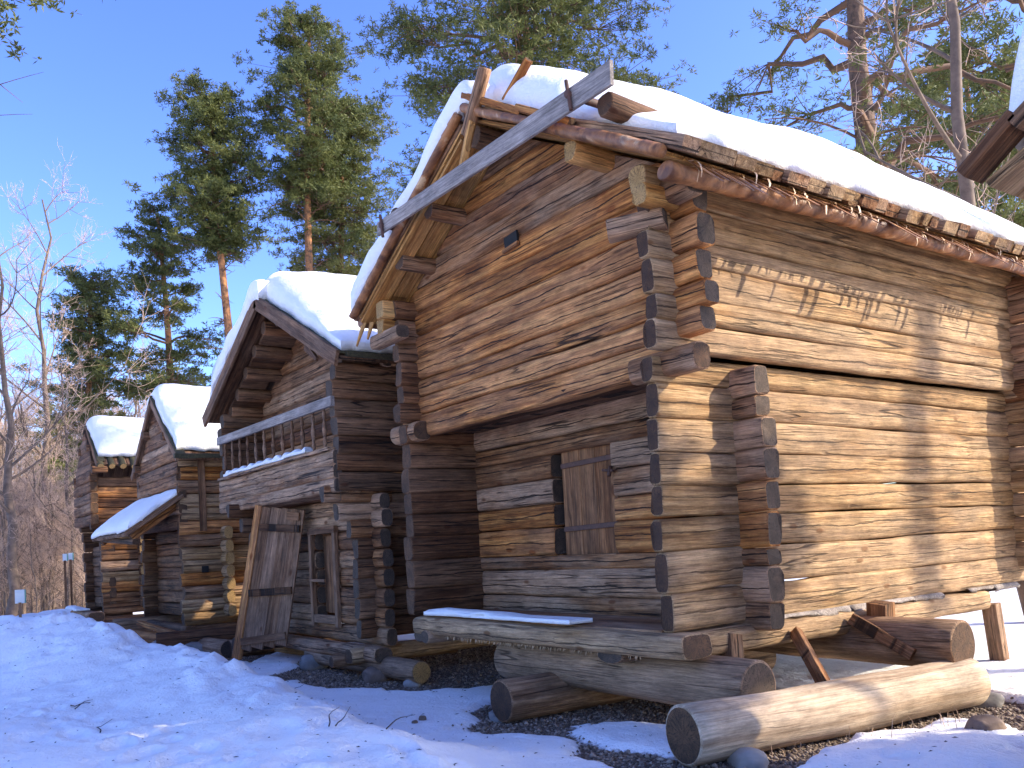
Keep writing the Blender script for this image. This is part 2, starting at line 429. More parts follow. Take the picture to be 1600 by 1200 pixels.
for _k in range(26):
    _f = _k/26; PRINTS.append((-11+6.5*_f+_pr.uniform(-.1, .1), 1.0+1.2*_f+(.14 if _k % 2 else -.14), _pr.uniform(.09, .13), _pr.uniform(.03, .06)))
for _k in range(30):
    PRINTS.append((_pr.uniform(-15, -4), _pr.uniform(.6, 3.4), _pr.uniform(.06, .2), _pr.uniform(.015, .05)))
for _k in range(16):
    PRINTS.append((_pr.uniform(-5, -3.1), _pr.uniform(8.6, 12), _pr.uniform(.10, .14), _pr.uniform(.03, .06)))
def ground_h(x, y):
    x = np.asarray(x, float); y = np.asarray(y, float)
    by = np.interp(x, BX, BY); bh = np.interp(x, BX, BH); bw = np.interp(x, BX, BW)
    by = by+fbm(x*.9, x*0+3.3, 3)*.5
    d = y-by
    near = bh*np.exp(-np.maximum(d, 0)**2/(bw*.62)**2)            # house side, steeper
    plate = .16+.1*np.exp(-(y+2)**2/8)
    far = plate+(bh-plate)*np.exp(-np.minimum(d, 0)**2/(bw*1.9)**2)
    bank = np.where(d > 0, near, far)
    fade = np.clip((x+45)/25, .0, 1)
    lump = fbm(x*1.1, y*1.1, 4)*.22+fbm(x*.45+5, y*.45, 3)*.2
    bankamt = np.clip(bank/.45, .15, 1)
    h = bank+lump*bankamt
    h = h+fbm(x*4, y*4, 3)*.04+np.minimum(fbm(x*7+4, y*7, 2)+.1, 0)*.12+np.where(fbm(x*2.2+31, y*2.2, 2) > .12, -.03, 0)*np.clip((y-3)/1, 0, 1)*0
    # hard chunks along the ploughed crest
    h = h+np.maximum(fbm(x*5+50, y*5, 3)-.07, 0)*.30*np.exp(-(d/.7)**2)*np.clip(bh*2.2, 0, 1)
    # mound in front on the right
    h = h+.16*np.exp(-(((x+3.0)/.8)**2+((y-5.2)/1.3)**2)) + .06*np.exp(-(((x+2.6)/1.5)**2+((y-8.2)/2)**2))
    h = h+.10*np.exp(-(((x+5.85)/.55)**2+((y-3.45)/.35)**2))
    for (fx, fy, fr, fd) in PRINTS:
        q = ((x-fx)*.8)**2+((y-fy)*1.25)**2
        h = h-fd*np.exp(-(q/fr**2)**2)+fd*.35*np.exp(-((np.sqrt(q)-fr*1.35)/(fr*.35))**2)
    s = snow_cover(x, y)
    g = .0+fbm(x*3, y*3, 3)*.03
    depth = np.clip((s-.42)/.35, 0, 1)
    depth = depth*depth*(3-2*depth)
    snowh = np.maximum(h, .0)+.055
    far_out = np.clip((np.hypot(x, y)-60)/200, 0, 1)
    dip = np.clip((-x-32)/14, 0, 1)*np.clip((14-y)/7, 0, 1); dip = dip*dip*(3-2*dip)
    return (g*(1-depth)+snowh*depth)*(1-far_out)+far_out*.2-2.0*dip, s
def axis(lo, hi, d0, far_lo, far_hi, g=1.16):
    a = list(np.arange(lo, hi, d0)); st = d0; v = lo
    left = []
    while v > far_lo: st *= g; v -= st; left.append(v)
    st = d0; v = a[-1]; right = []
    while v < far_hi: st *= g; v += st; right.append(v)
    return np.array(left[::-1]+a+right)
gx = axis(-14, -1.2, .05, -900, 900); gy = axis(.2, 9.0, .045, -900, 900)
XX, YY = np.meshgrid(gx, gy, indexing='ij')
HH, SS = ground_h(XX, YY)
V = np.stack([XX, YY, HH], -1).reshape(-1, 3)
nx, ny = len(gx), len(gy)
i0 = (np.arange(nx-1)[:, None]*ny+np.arange(ny-1)[None]).ravel()
me = mesh_np('snowy_ground', V, np.stack([i0, i0+ny, i0+ny+1, i0+1], 1), [M['ground']], smooth=True)
a = me.attributes.new('snow', 'FLOAT', 'POINT'); a.data.foreach_set('value', SS.ravel().astype(np.float32))
g = link('snowy_ground', me); g['kind'] = 'structure'
def gz(x, y): return float(ground_h(np.array([x]), np.array([y]))[0][0])

# pebbles on the bare gravel
def ico(r=1.0):
    t = (1+sqrt(5))/2
    v = np.array([(-1, t, 0), (1, t, 0), (-1, -t, 0), (1, -t, 0), (0, -1, t), (0, 1, t), (0, -1, -t), (0, 1, -t), (t, 0, -1), (t, 0, 1), (-t, 0, -1), (-t, 0, 1)], float)
    v /= np.linalg.norm(v[0]); v *= r
    f = np.array([(0, 11, 5), (0, 5, 1), (0, 1, 7), (0, 7, 10), (0, 10, 11), (1, 5, 9), (5, 11, 4), (11, 10, 2), (10, 7, 6), (7, 1, 8), (3, 9, 4), (3, 4, 2), (3, 2, 6), (3, 6, 8), (3, 8, 9), (4, 9, 5), (2, 4, 11), (6, 2, 10), (8, 6, 7), (9, 8, 1)])
    return v, f
def octa():
    v = np.array([(1, 0, 0), (-1, 0, 0), (0, 1, 0), (0, -1, 0), (0, 0, 1), (0, 0, -1)], float)
    f = np.array([(0, 2, 4), (2, 1, 4), (1, 3, 4), (3, 0, 4), (2, 0, 5), (1, 2, 5), (3, 1, 5), (0, 3, 5)])
    return v, f
def pebbles():
    n = 90000
    px = RNG.uniform(-15, -3, n); py = RNG.uniform(3.6, 9.5, n)
    h, s = ground_h(px, py)
    keep = (s < .40) | ((s < .62) & (RNG.random(n) < .10))
    dist = np.hypot(px, py)
    keep &= (dist < 9.5) | (RNG.random(n) < .6)
    px, py, h = px[keep][:34000], py[keep][:34000], h[keep][:34000]
    n = len(px)
    v, f = octa()
    r = RNG.uniform(.006, .02, n)*np.where(RNG.random(n) < .05, 1.9, 1)
    vv = v[None]*RNG.uniform(.6, 1.3, (n, 6, 1))*r[:, None, None]*np.array([1, 1, .7])
    ang = RNG.uniform(0, 6.28, n); c, s_ = np.cos(ang)[:, None], np.sin(ang)[:, None]
    x = vv[..., 0]*c-vv[..., 1]*s_; y = vv[..., 0]*s_+vv[..., 1]*c
    P = np.stack([x+px[:, None], y+py[:, None], vv[..., 2]+h[:, None]+r[:, None]*.3], -1).reshape(-1, 3)
    F = (f[None]+(np.arange(n)*6)[:, None, None]).reshape(-1, 3)
    me = mesh_np('gravel', P, F, [M['pebble']])
    tn = np.repeat(RNG.random(n)**1.5, 6).astype(np.float32)
    a = me.attributes.new('tone', 'FLOAT', 'POINT'); a.data.foreach_set('value', tn)
    o = link('gravel', me); tag(o, 'brown gravel and small stones bare of snow around the support logs', 'gravel', kind='stuff')
pebbles()

# ------------------------------------------------------------------ log and board builders
def log(parent, p0, p1, h, t, mat, emat=None, n=12, name='log', power=4.6, clip=None, jit=1.0, roundlog=False, up=(0, 0, 1), taper=0., chamfer=True, smooth=True, seg=None, label=None, bow=0.):
    p0 = Vector(p0); p1 = Vector(p1); c = (p0+p1)/2; L = (p1-p0).length
    ax = (p1-p0).normalized(); upv = Vector(up); side = upv.cross(ax).normalized(); upv = ax.cross(side).normalized()
    q = Matrix((ax, side, upv)).transposed().to_quaternion()
    ns = seg if seg else max(3, int(L/.22))
    xs = np.linspace(-L/2, L/2, ns+1)
    if chamfer and L > .12:
        xs = np.concatenate([[-L/2], [-L/2+.012], xs[1:-1], [L/2-.012], [L/2]])
    th = np.linspace(0, 2*pi, n, endpoint=False)+pi/n
    cy, cz = np.cos(th), np.sin(th)
    if roundlog: ky, kz = cy, cz
    else:
        k = 2/power
        ky = np.sign(cy)*np.abs(cy)**k; kz = np.sign(cz)*np.abs(cz)**k
    sd = random.random()*400
    V = []
    w1 = fbm(xs*1.4+sd, xs*0+sd, 3); w2 = fbm(xs*1.6+sd+70, xs*0+sd, 3); w3 = fbm(xs*1.0+sd+130, xs*0, 2); w4 = fbm(xs*1.0+sd+190, xs*0, 2)
    for i, x in enumerate(xs):
        tp = 1+taper*(x/L)
        hh = h/2*(1+w1[i]*.18*jit)*tp; tt = t/2*(1+w2[i]*.16*jit)*tp
        e = 1.0
        if chamfer and (i == 0 or i == len(xs)-1): e = .90
        rn = 1+fbm(th*1.2+sd, np.full(n, x*2.2)+sd, 2)*.07*jit
        rn[-1] = rn[-1]*.5+rn[0]*.5
        yy = ky*tt*e*rn+w3[i]*t*.12*jit; zz = kz*hh*e*rn+w4[i]*h*.10*jit+bow*(1-(2*x/L)**2)
        xe = 0 if (roundlog or 1 < i < len(xs)-2) else .012
        if i in (0, 1, len(xs)-2, len(xs)-1) and not roundlog:
            wb = fbm(th*.8+sd+i//2, np.full(n, sd*.5), 2)*.05
        else: wb = np.zeros(n)
        for a_, b_, w_ in zip(yy, zz, wb): V.append([x+w_, a_, b_])
    V = np.array(V)
    if clip is not None:
        # clip(z_world) -> (lo, hi) in local x
        for v in V:
            lo, hi = clip(v[2]+c.z)
            lo -= 0; v[0] = min(max(v[0], lo-(c.x)), hi-(c.x))
    m = len(xs)
    F = []; mi = []
    for i in range(m-1):
        for j in range(n):
            a = i*n+j; b = i*n+(j+1) % n
            F.append((a, b, b+n, a+n)); mi.append(0)
    F.append(tuple(range(n-1, -1, -1))); mi.append(1)
    F.append(tuple((m-1)*n+j for j in range(n))); mi.append(1)
    me = mesh_data(name, V, F, [mat, emat or mat], mi)
    if smooth:
        sm = np.ones(len(F), bool); sm[-2:] = False
        me.polygons.foreach_set('use_smooth', sm)
    o = link(name, me, parent, ploc(parent, c), q)
    if label: o['label'] = label
    return o
def board(parent, p0, p1, w, t, mat, name='board', up=(0, 0, 1), rag=0.0, taper0=1., taper1=1., bevel=.004, label=None, sub=1, warp=0.0):
    """plank from p0 to p1, width w measured along 'side', thickness t along up"""
    p0 = Vector(p0); p1 = Vector(p1); c = (p0+p1)/2; L = (p1-p0).length
    ax = (p1-p0).normalized(); upv = Vector(up); side = upv.cross(ax).normalized(); upv = ax.cross(side).normalized()
    q = Matrix((ax, side, upv)).transposed().to_quaternion()
    b = min(bevel, t*.3, w*.3)
    prof = [(-w/2+b, -t/2), (w/2-b, -t/2), (w/2, -t/2+b), (w/2, t/2-b), (w/2-b, t/2), (-w/2+b, t/2), (-w/2, t/2-b), (-w/2, -t/2+b)]
    ns = max(1, sub); V = []; n = 8
    sd = random.random()*300
    for i in range(ns+1):
        f = i/ns; x = -L/2+L*f
        k = taper0*(1-f)+taper1*f
        dz = float(fbm(np.array([x*1.5+sd]), np.array([sd]), 2)[0])*warp
        for (y, z) in prof:
            xx = x
            if i == 0: xx -= random.random()*rag
            if i == ns: xx += random.random()*rag
            V.append((xx, y*k+dz*.6, z+dz))
    F = []
    for i in range(ns):
        for j in range(n):
            a = i*n+j; bb = i*n+(j+1) % n
            F.append((a, bb, bb+n, a+n))
    F.append(tuple(range(n-1, -1, -1))); F.append(tuple(ns*n+j for j in range(n)))
    me = mesh_data(name, V, F, [mat])
    o = link(name, me, parent, ploc(parent, c), q)
    if label: o['label'] = label
    return o

def wallX(parent, x0, x1, y, t, zs, mat, emat, ej=.035, gap=None, clip=None, mats=None, power=4.6, n=12, jit=1.):
    for i in range(len(zs)-1):
        za, zb = zs[i], zs[i+1]; zc = (za+zb)/2; h = (zb-za)*.99
        mm = mats[i % len(mats)] if mats else mat
        a = x0-random.uniform(-ej, ej); b = x1+random.uniform(-ej, ej)
        yy = y+random.uniform(-.006, .006)
        if clip: a, b = clip(zc)[0]-.1, clip(zc)[1]+.1
        if gap and zc > gap[2] and zc < gap[3]:
            log(parent, (a, yy, zc), (gap[0]+random.uniform(-.012, .012), yy, zc), h, t, mm, emat, n=n, power=power, jit=jit)
            log(parent, (gap[1]+random.uniform(-.012, .012), yy, zc), (b, yy, zc), h, t, mm, emat, n=n, power=power, jit=jit)
        else:
            log(parent, (a, yy, zc), (b, yy, zc), h, t, mm, emat, clip=clip, n=n, power=power, jit=jit)
def wallY(parent, x, y0, y1, t, zs, mat, emat, ej=.035, mats=None, power=4.6, n=12, jit=1., gap=None):
    for i in range(len(zs)-1):
        za, zb = zs[i], zs[i+1]; zc = (za+zb)/2; h = (zb-za)*1.005
        mm = mats[i % len(mats)] if mats else mat
        xx = x+random.uniform(-.006, .006)
        log(parent, (xx, y0-random.uniform(-ej, ej), zc), (xx, y1+random.uniform(-ej, ej), zc), h, t, mm, emat, n=n, power=power, jit=jit)
def half(zs):
    zs = list(zs); return [zs[0]-(zs[1]-zs[0])*.5]+[(a+b)/2 for a, b in zip(zs, zs[1:])]+[zs[-1]+(zs[-1]-zs[-2])*.5]

def snow_slab(name, fz, x0, x1, y0, y1, T, label, group=None, nxn=70, nyn=80, edge=.3, emin=.1, seed=0, dir_eave=None, mat=None, lump=.10):
    """snow lying on a roof: fz(x,y) roof surface, T(x,y) thickness"""
    u = np.linspace(0, 1, nxn); v = np.linspace(0, 1, nyn)
    u = .5-.5*np.cos(u*pi); v = .5-.5*np.cos(v*pi)
    U_, V_ = np.meshgrid(u, v, indexing='ij')
    X = x0+(x1-x0)*U_; Y = y0+(y1-y0)*V_
    wob = fbm(X*2.1+seed, Y*2.1, 3)+fbm(X*5+seed, Y*5, 2)*.8
    X2 = X+(wob*.16)*(np.abs(U_-.5)*2)**6
    Y2 = Y+(fbm(X*1.7+seed+9, Y*1.7, 3)*.16)*(np.abs(V_-.5)*2)**6
    d = np.minimum(np.minimum(X-x0, x1-X), np.minimum(Y-y0, y1-Y))
    e = np.clip(d/edge, 0, 1); e = np.sqrt(np.clip(1-(1-e)**2, 0, 1))
    th = T(X, Y)
    th = emin*np.minimum(1, th/emin)+(th-emin)*e*(1+fbm(X*1.3+seed, Y*1.3, 3)*.2)+fbm(X*3+seed, Y*3, 3)*lump*e
    th = np.maximum(th, .04)
    Z0 = fz(X2, Y2)+.015
    top = np.stack([X2, Y2, Z0+th], -1).reshape(-1, 3)
    bot = np.stack([X2, Y2, Z0], -1).reshape(-1, 3)
    N_ = nxn*nyn
    i0 = (np.arange(nxn-1)[:, None]*nyn+np.arange(nyn-1)[None]).ravel()
    Ft = np.stack([i0, i0+nyn, i0+nyn+1, i0+1], 1)
    Fb = Ft[:, ::-1]+N_
    ring = [i*nyn for i in range(nxn)]+[(nxn-1)*nyn+j for j in range(1, nyn)]+[i*nyn+nyn-1 for i in range(nxn-2, -1, -1)]+[j for j in range(nyn-2, 0, -1)]
    ring = np.array(ring); r2 = np.roll(ring, -1)
    Fs = np.stack([r2, ring, ring+N_, r2+N_], 1)
    me = mesh_np(name, np.concatenate([top, bot]), np.concatenate([Ft, Fb, Fs]), [mat or M['snow']], smooth=True)
    o = link(name, me); tag(o, label, 'snow', group, 'stuff')
    return o

# ------------------------------------------------------------------ MAIN STOREHOUSE
H = empty('log_storehouse', (-7.1, 8.1, .62), 'large brown two storey log storehouse nearest the camera, hatch in front and snow on roof', 'log building', 'raised log storehouses in a row')
zl = [.88, 1.19, 1.52, 1.80, 2.06, 2.33, 2.61, 2.90, 3.12]
XS = -5.05; XW = -9.1; YB = 11.1
# right side wall (logs run to the back and stick out in front of the lower wall)
for i in range(8):
    zc = (zl[i]+zl[i+1])/2; h = (zl[i+1]-zl[i])*1.005
    mt = M['side']
    y0 = 5.12+random.uniform(-.03, .03)+(0 if i > 2 else .02*(2-i))
    # front stub is darker wood than the exposed wall; same log
    log(H, (XS-.068, y0, zc), (XS-.068, YB+.38+random.uniform(-.04, .04), zc), h, .135, mt, M['enddark'], n=18, power=4.6, seg=26)
# left side wall (its inner face shows in the porch)
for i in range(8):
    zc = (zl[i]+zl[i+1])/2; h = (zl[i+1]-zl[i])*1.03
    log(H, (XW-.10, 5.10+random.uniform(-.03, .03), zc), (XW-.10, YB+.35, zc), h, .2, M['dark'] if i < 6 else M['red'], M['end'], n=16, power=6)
# lower front wall with the hatch opening
zf = [.80, 1.05, 1.35, 1.50, 1.82, 2.07, 2.35, 2.62, 2.80, 3.06]
HX0, HX1 = -7.62, -6.64
wallX(H, -9.42, -4.78, 6.02+.1, .2, zf, M['grey'], M['endgrey'], gap=(HX0, HX1, 1.50, 2.62), mats=[M['grey'], M['grey'], M['grey'], M['front'], M['front'], M['grey'], M['grey'], M['grey'], M['grey']], n=16, power=5)
# back walls and side closures
wallX(H, -9.42, -4.62, YB-.1, .2, half(zl)[1:], M['side'], M['end'])
# porch floor & inner ceiling
board(H, (-9.0, 5.58, .86), (-5.2, 5.58, .86), .84, .05, M['grey'], name='floor_board', up=(0, 0, 1))
for k in range(5):
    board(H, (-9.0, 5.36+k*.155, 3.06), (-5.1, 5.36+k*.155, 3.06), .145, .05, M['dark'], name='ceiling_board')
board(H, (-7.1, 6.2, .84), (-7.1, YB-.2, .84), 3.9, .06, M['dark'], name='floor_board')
# base beams
fs = log(H, (-9.05, 5.19, .775), (-4.86, 5.19, .775), .20, .36, M['side'], M['end'], n=16, power=4, jit=1.5, name='sill_beam', label='pale carved front sill beam under the porch')
log(H, (XS-.08, 5.3, .75), (XS-.08, 10.1, .75), .22, .3, M['side'], M['endgrey'], n=14, power=4, name='sill_beam')
log(H, (XW+.1, 5.05, .70), (XW+.1, 10.6, .70), .22, .26, M['dark'], M['endgrey'], n=12, power=2.6, name='sill_beam')
log(H, (-8.75, 4.98, .66), (-8.75, 7.2, .66), .15, .2, M['rounddark'], M['endgrey'], n=12, roundlog=True, name='cross_beam')
log(H, (-5.75, 5.06, .655), (-5.75, 9.2, .655), .13, .34, M['rounddark'], M['endgrey'], n=12, roundlog=True, name='cross_beam')
for yy in (7.4, 9.4, 10.7):
    log(H, (-9.0, yy, .72), (-5.35, yy, .72), .22, .24, M['dark'], M['endgrey'], name='cross_beam', power=2.8)
# bark fringe under the lowest side log
def bark_sheet(parent, x, y0, y1, z, drop, name='bark_sheet', n=14):
    V = []; F = []
    for i in range(n+1):
        y = y0+(y1-y0)*i/n
        a = random.uniform(.7, 1.1)*drop
        V += [(x-.12, y, z+.01), (x+.012, y, z+.0), (x+.035+random.uniform(-.01, .02), y+random.uniform(-.02, .02), z-a*.5), (x+random.uniform(-.01, .05), y+.05, z-a)]
    for i in range(n):
        for j in range(3):
            a = i*4+j; F.append((a, a+1, a+5, a+4))
    me = mesh_data(name, V, F, [M['board']], smooth=True)
    me.transform(Matrix.Translation(-(Vector(H.location))))
    o = link(name, me, parent); o.modifiers.new('s', 'SOLIDIFY').thickness = .006
    return o
for k in range(8):
    y = 6.4+k*.55
    if k not in (5,): bark_sheet(H, XS, y, y+.56, .895, .045+.03*(k % 3), n=6)
# hatch
ht = empty('hatch', ploc(H, (-7.13, 6.16, 1.53))); ht.parent = H
ws = [.30, .26, .33]; x = HX0+.06
for w in ws:
    board(ht, (x+w/2, 6.15, 1.50), (x+w/2, 6.15, 2.63), w-.006, .045, M['hatch'], name='hatch_board', up=(0, -1, 0), sub=3); x += w
for zz in (1.78, 2.47):
    board(ht, (HX0+.07, 6.115, zz), (HX1-.03, 6.115, zz+.02), .055, .016, M['iron'], name='iron_strap', up=(0, -1, 0))
log(ht, (HX1-.17, 6.06, 2.36), (HX1+.06, 5.99, 2.33), .03, .03, M['iron'], name='latch', n=8, roundlog=True)
log(ht, (HX1+.0, 6.02, 2.38), (HX1+.01, 5.98, 2.28), .045, .045, M['iron'], name='latch_ring', n=8, roundlog=True)
board(H, (HX0+.02, 6.12, 2.655), (HX1-.02, 6.12, 2.655), .2, .03, M['dark'], name='hatch_lintel')
board(H, (HX0+.02, 6.14, 1.488), (HX1-.02, 6.14, 1.488), .2, .03, M['grey'], name='hatch_sill')
board(H, (HX0-.05, 6.5, 2.05), (HX1+.05, 6.5, 2.05), 1.3, .05, M['dark'], name='inner_board', up=(0, -1, 0))

# upper storey
XM = -7.08; ZM = 5.90; SL = .53
def roofz(x, y=None):
    return ZM-SL*np.sqrt((np.asarray(x)-XM)**2+.0004)
XR = -4.93; XL = -9.28; YU = 5.28
zu = [3.14, 3.38, 3.59, 3.88, 4.09, 4.37, 4.60]
wallY(H, XR-.068, 5.05, YB+.42, .135, zu, M['side'], M['enddark'], n=18, power=4.6)
wallY(H, XL+.09, 5.04, YB+.42, .18, zu, M['red'], M['end'], n=12)
zuf = [2.99, 3.26, 3.46, 3.66, 3.92, 4.20, 4.48]
for i in range(len(zuf)-1):
    za, zb = zuf[i], zuf[i+1]; zc = (za+zb)/2
    if i == 0: a, b = -9.55, -5.12      # lowest log stops before the right corner
    else: a, b = -9.52+.04*i, -4.66
    log(H, (a+random.uniform(-.03, .03), YU+.09, zc), (b+random.uniform(-.03, .03), YU+.09, zc), (zb-za)*.985, .19, M['front'], M['endgrey'], n=16, power=5)
# projecting short corner logs under the upper corner
log(H, (-5.45, YU+.02, 3.06), (-4.70, YU+.02, 3.06), .22, .22, M['grey'], M['end'], n=14, power=3, name='log')
log(H, (XL-.28, YU-.05, 3.04), (XL+.3, YU-.05, 3.04), .24, .26, M['grey'], M['end'], n=14, power=2.6, name='log')
# gable logs cut to the roof slope
zgb = [4.48, 4.74, 5.0, 5.25, 5.50, 5.74]
def gclip(z):
    w = (ZM-.10-z)/SL
    return (XM-w, XM+w)
gc = ['front', 'grey', 'grey', 'front', 'red']
for i in range(len(zgb)-1):
    za, zb = zgb[i], zgb[i+1]; zc = (za+zb)/2
    a, b = gclip(za)
    log(H, (max(a, XL-.05), YU+.09, zc), (min(b, XR+.05), YU+.09, zc), (zb-za)*1.035, .19, M[gc[i]] if i != 0 else M['front'], M['end'], clip=gclip, n=16, power=5, seg=18)
    log(H, (max(a, XL-.05), YB-.1, zc), (min(b, XR+.05), YB-.1, zc), (zb-za)*1.035, .19, M['grey'], M['end'], clip=gclip, n=10, power=4)
for i in range(len(zuf)-1):
    zc = (zuf[i]+zuf[i+1])/2
    log(H, (-9.5, YB-.1, zc), (-4.66, YB-.1, zc), (zuf[i+1]-zuf[i])*1.035, .19, M['grey'], M['end'], n=10)
# small vent hole in the gable wall; a black board stands for its depth
def hole(parent, x, y, z, w, h):
    n = 9; V = []; F = []
    for k, (dy, s) in enumerate(((-.012, 1.12), (.0, 1.0), (.16, .85))):
        for j in range(n):
            a = 2*pi*j/n; r = 1+(.12*sin(j*2.3+1) if k < 2 else 0)
            V.append((w/2*s*r*max(-1, min(1, 1.3*cos(a))), dy, h/2*s*r*max(-1, min(1, 1.3*sin(a)))))
    for k in range(2):
        for j in range(n):
            a = k*n+j; b = k*n+(j+1) % n; F.append((a, a+n, b+n, b))
    F.append(tuple(2*n+j for j in range(n)))
    me = mesh_data('vent_hole', V, F, [M['dark']])
    o = link('vent_hole', me, parent, ploc(parent, (x, y, z))); return o
vh = board(H, (-7.21, YU-.004, 4.70), (-6.99, YU-.004, 4.72), .15, .03, simple_mat('painted_hole_shade', (.006, .005, .004), (.012, .010, .008), 9), name='vent_hole', up=(0, -1, 0), label='black square board painted as the shade of a small gable hole')  # flat black board; the shade inside the hole is put into its colour
board(H, (-7.22, YU-.02, 4.63), (-6.96, YU-.02, 4.65), .04, .05, M['front'], name='vent_sill', up=(0, -1, 0))

# brackets and plates at the eaves
log(H, (XR-.05, 4.98, 4.50), (XR-.05, YB+.3, 4.50), .23, .2, M['side'], M['endfresh'], n=14, power=3.5, name='wall_plate', label='golden wall plate beam under the eave')
log(H, (XL+.05, 4.86, 4.50), (XL+.05, YB+.3, 4.50), .22, .2, M['fresh'], M['endfresh'], n=14, power=6, name='wall_plate')
log(H, (XL-.02, 4.90, 4.31), (XL-.02, 5.6, 4.31), .18, .17, M['fresh'], M['endfresh'], n=12, power=6, name='bracket')
log(H, (XR+.02, 4.92, 4.34), (XR+.02, 5.6, 4.34), .16, .17, M['fresh'], M['endfresh'], n=12, power=4, name='bracket')
log(H, (-9.58, 4.98, 4.18), (-8.9, 4.98, 4.18), .16, .18, M['grey'], M['endgrey'], n=12, power=4, name='bracket')
log(H, (-5.30, 4.93, 4.17), (XR+.02, 5.2, 4.20), .17, .2, M['grey'], M['endgrey'], n=12, power=4, name='bracket')
log(H, (XR-.1, 5.22, 4.38), (-4.60, 5.22, 4.38), .2, .2, M['grey'], M['endgrey'], n=12, power=4, name='bracket')
# front wall log ends at upper right corner (spaced column)
# purlins
YF = 4.74
for (x, dy) in ((-8.66, 0), (-7.98, 0), (-5.62, 0)):
    z = float(roofz(x))-.17
    log(H, (x, YF+.1, z), (x, YB+.6, z), .17, .17, M['fresh'] if x > -7 else M['grey'], M['endfresh'] if x > -7 else M['end'], n=12, power=3, name='purlin')
log(H, (XM, YF+.14, ZM-.2), (XM, YB+.6, ZM-.2), .22, .22, M['dark'], M['end'], n=12, roundlog=True, name='ridge_beam')
# deck boards running down each slope
for s in (-1, 1):
    y = YF+.06
    while y < YB+.7:
        w = random.uniform(.2, .28)
        xe = XM+s*(2.56)
        n_ = Vector((s*SL, 0, 1)).normalized()
        a = Vector((XM, y+w/2, ZM-.045)); b = Vector((xe, y+w/2, ZM-.045-SL*2.56))
        board(H, a, b, w-.008, .03, M['fresh'], name='roof_board', up=n_)
        y += w
# birch bark eave roll
def bark_roll(parent, p0, p1, r, name='bark_roll', label=None, n=14, seg=40, squash=.8):
    p0 = Vector(p0); p1 = Vector(p1); L = (p1-p0).length; ax = (p1-p0).normalized()
    side = Vector((0, 0, 1)).cross(ax).normalized(); up = ax.cross(side)
    q = Matrix((ax, side, up)).transposed().to_quaternion()
    V = []; F = []
    step = 0; rr = r; cuts = [0]
    while cuts[-1] < L: cuts.append(cuts[-1]+random.uniform(.12, .5))
    xs = []
    for ci, c in enumerate(cuts[:-1]):
        nx_ = min(cuts[ci+1], L)-.01; kk = random.uniform(1.0, 1.16)
        xs += [(c, .97), (min(L, c+.006), kk)]
        q_ = c+.09
        while q_ < nx_-.03: xs.append((q_, kk-(kk-.97)*(q_-c)/(nx_-c))); q_ += .09
    xs.append((L, 1.0))
    sd = random.random()*99
    for (x, k) in xs:
        for j in range(n):
            a = 2*pi*j/n
            rad = r*k*(1+.30*float(fbm(np.array([x*2+sd]), np.array([a*1.3+sd]), 2)[0]))
            V.append((x-L/2, rad*cos(a), rad*sin(a)*squash+.03*float(fbm(np.array([x*1.1+sd]), np.array([3.]), 2)[0])))
    m = len(xs)
    for i in range(m-1):
        for j in range(n):
            a = i*n+j; b = i*n+(j+1) % n; F.append((a, b, b+n, a+n))
    F.append(tuple(range(n-1, -1, -1))); F.append(tuple((m-1)*n+j for j in range(n)))
    me = mesh_data(name, V, F, [M['bark']], smooth=True)
    o = link(name, me, parent, ploc(parent, (p0+p1)/2), q)
    if label: o['label'] = label
    return o
def curl(parent, p, d, w, L, name='bark_curl'):
    """thin peeled strip hanging from bark"""
    p = Vector(p); d = Vector(d)
    V = []; F = []; k = 7
    ax = Vector((0, 1, 0)); b = random.uniform(-.8, .8)
    for i in range(k):
        t = i/(k-1); a = t*random.uniform(1.6, 2.6)
        o_ = Vector((sin(a)*L*.5, b*L*t*.5, -(1-cos(a))*L*.5))
        ww = w*(1-t*.75)
        V += [p+o_-ax*ww/2, p+o_+ax*ww/2]
    for i in range(k-1): F.append((2*i, 2*i+1, 2*i+3, 2*i+2))
    me = mesh_data(name, [v-p for v in V], F, [M['curl']], smooth=True)
    o = link(name, me, parent, ploc(parent, p)); return o
EX = -4.46; EZ = float(roofz(EX))
bark_roll(H, (EX-.085, YF+.1, EZ-.115), (EX-.085, YB+.7, EZ-.105), .08, label='long reddish birch bark roll hanging along the right eave')
bark_roll(H, (XM-2.62, YF+.1, float(roofz(XM-2.62))-.06), (XM-2.62, YB+.7, float(roofz(XM-2.62))-.06), .07)
for k in range(52):
    y = random.uniform(YF+.25, 10.6)
    curl(H, (EX-.02+random.uniform(-.02, .035), y, EZ-.0-random.random()*.10), (1, 0, 0), random.uniform(.015, .05), random.uniform(.07, .22))
# ragged bark tongues sticking out below the slats; they throw the comb of shadows on the wall
y = YF+.35
while y < 10.7:
    L = random.choice([.10, .16, .22, .28, .34]); w = random.uniform(.05, .13)
    board(H, (EX-.10, y, EZ+.02), (EX+L*.75, y+random.uniform(-.02, .02), EZ+.02-(L+.08)*.75), w, .006, M['bark'], name='bark_tongue', up=(.6, 0, 1), taper1=random.uniform(.15, .7), rag=.01)
    y += w+random.choice([.03, .05, .08, .16])
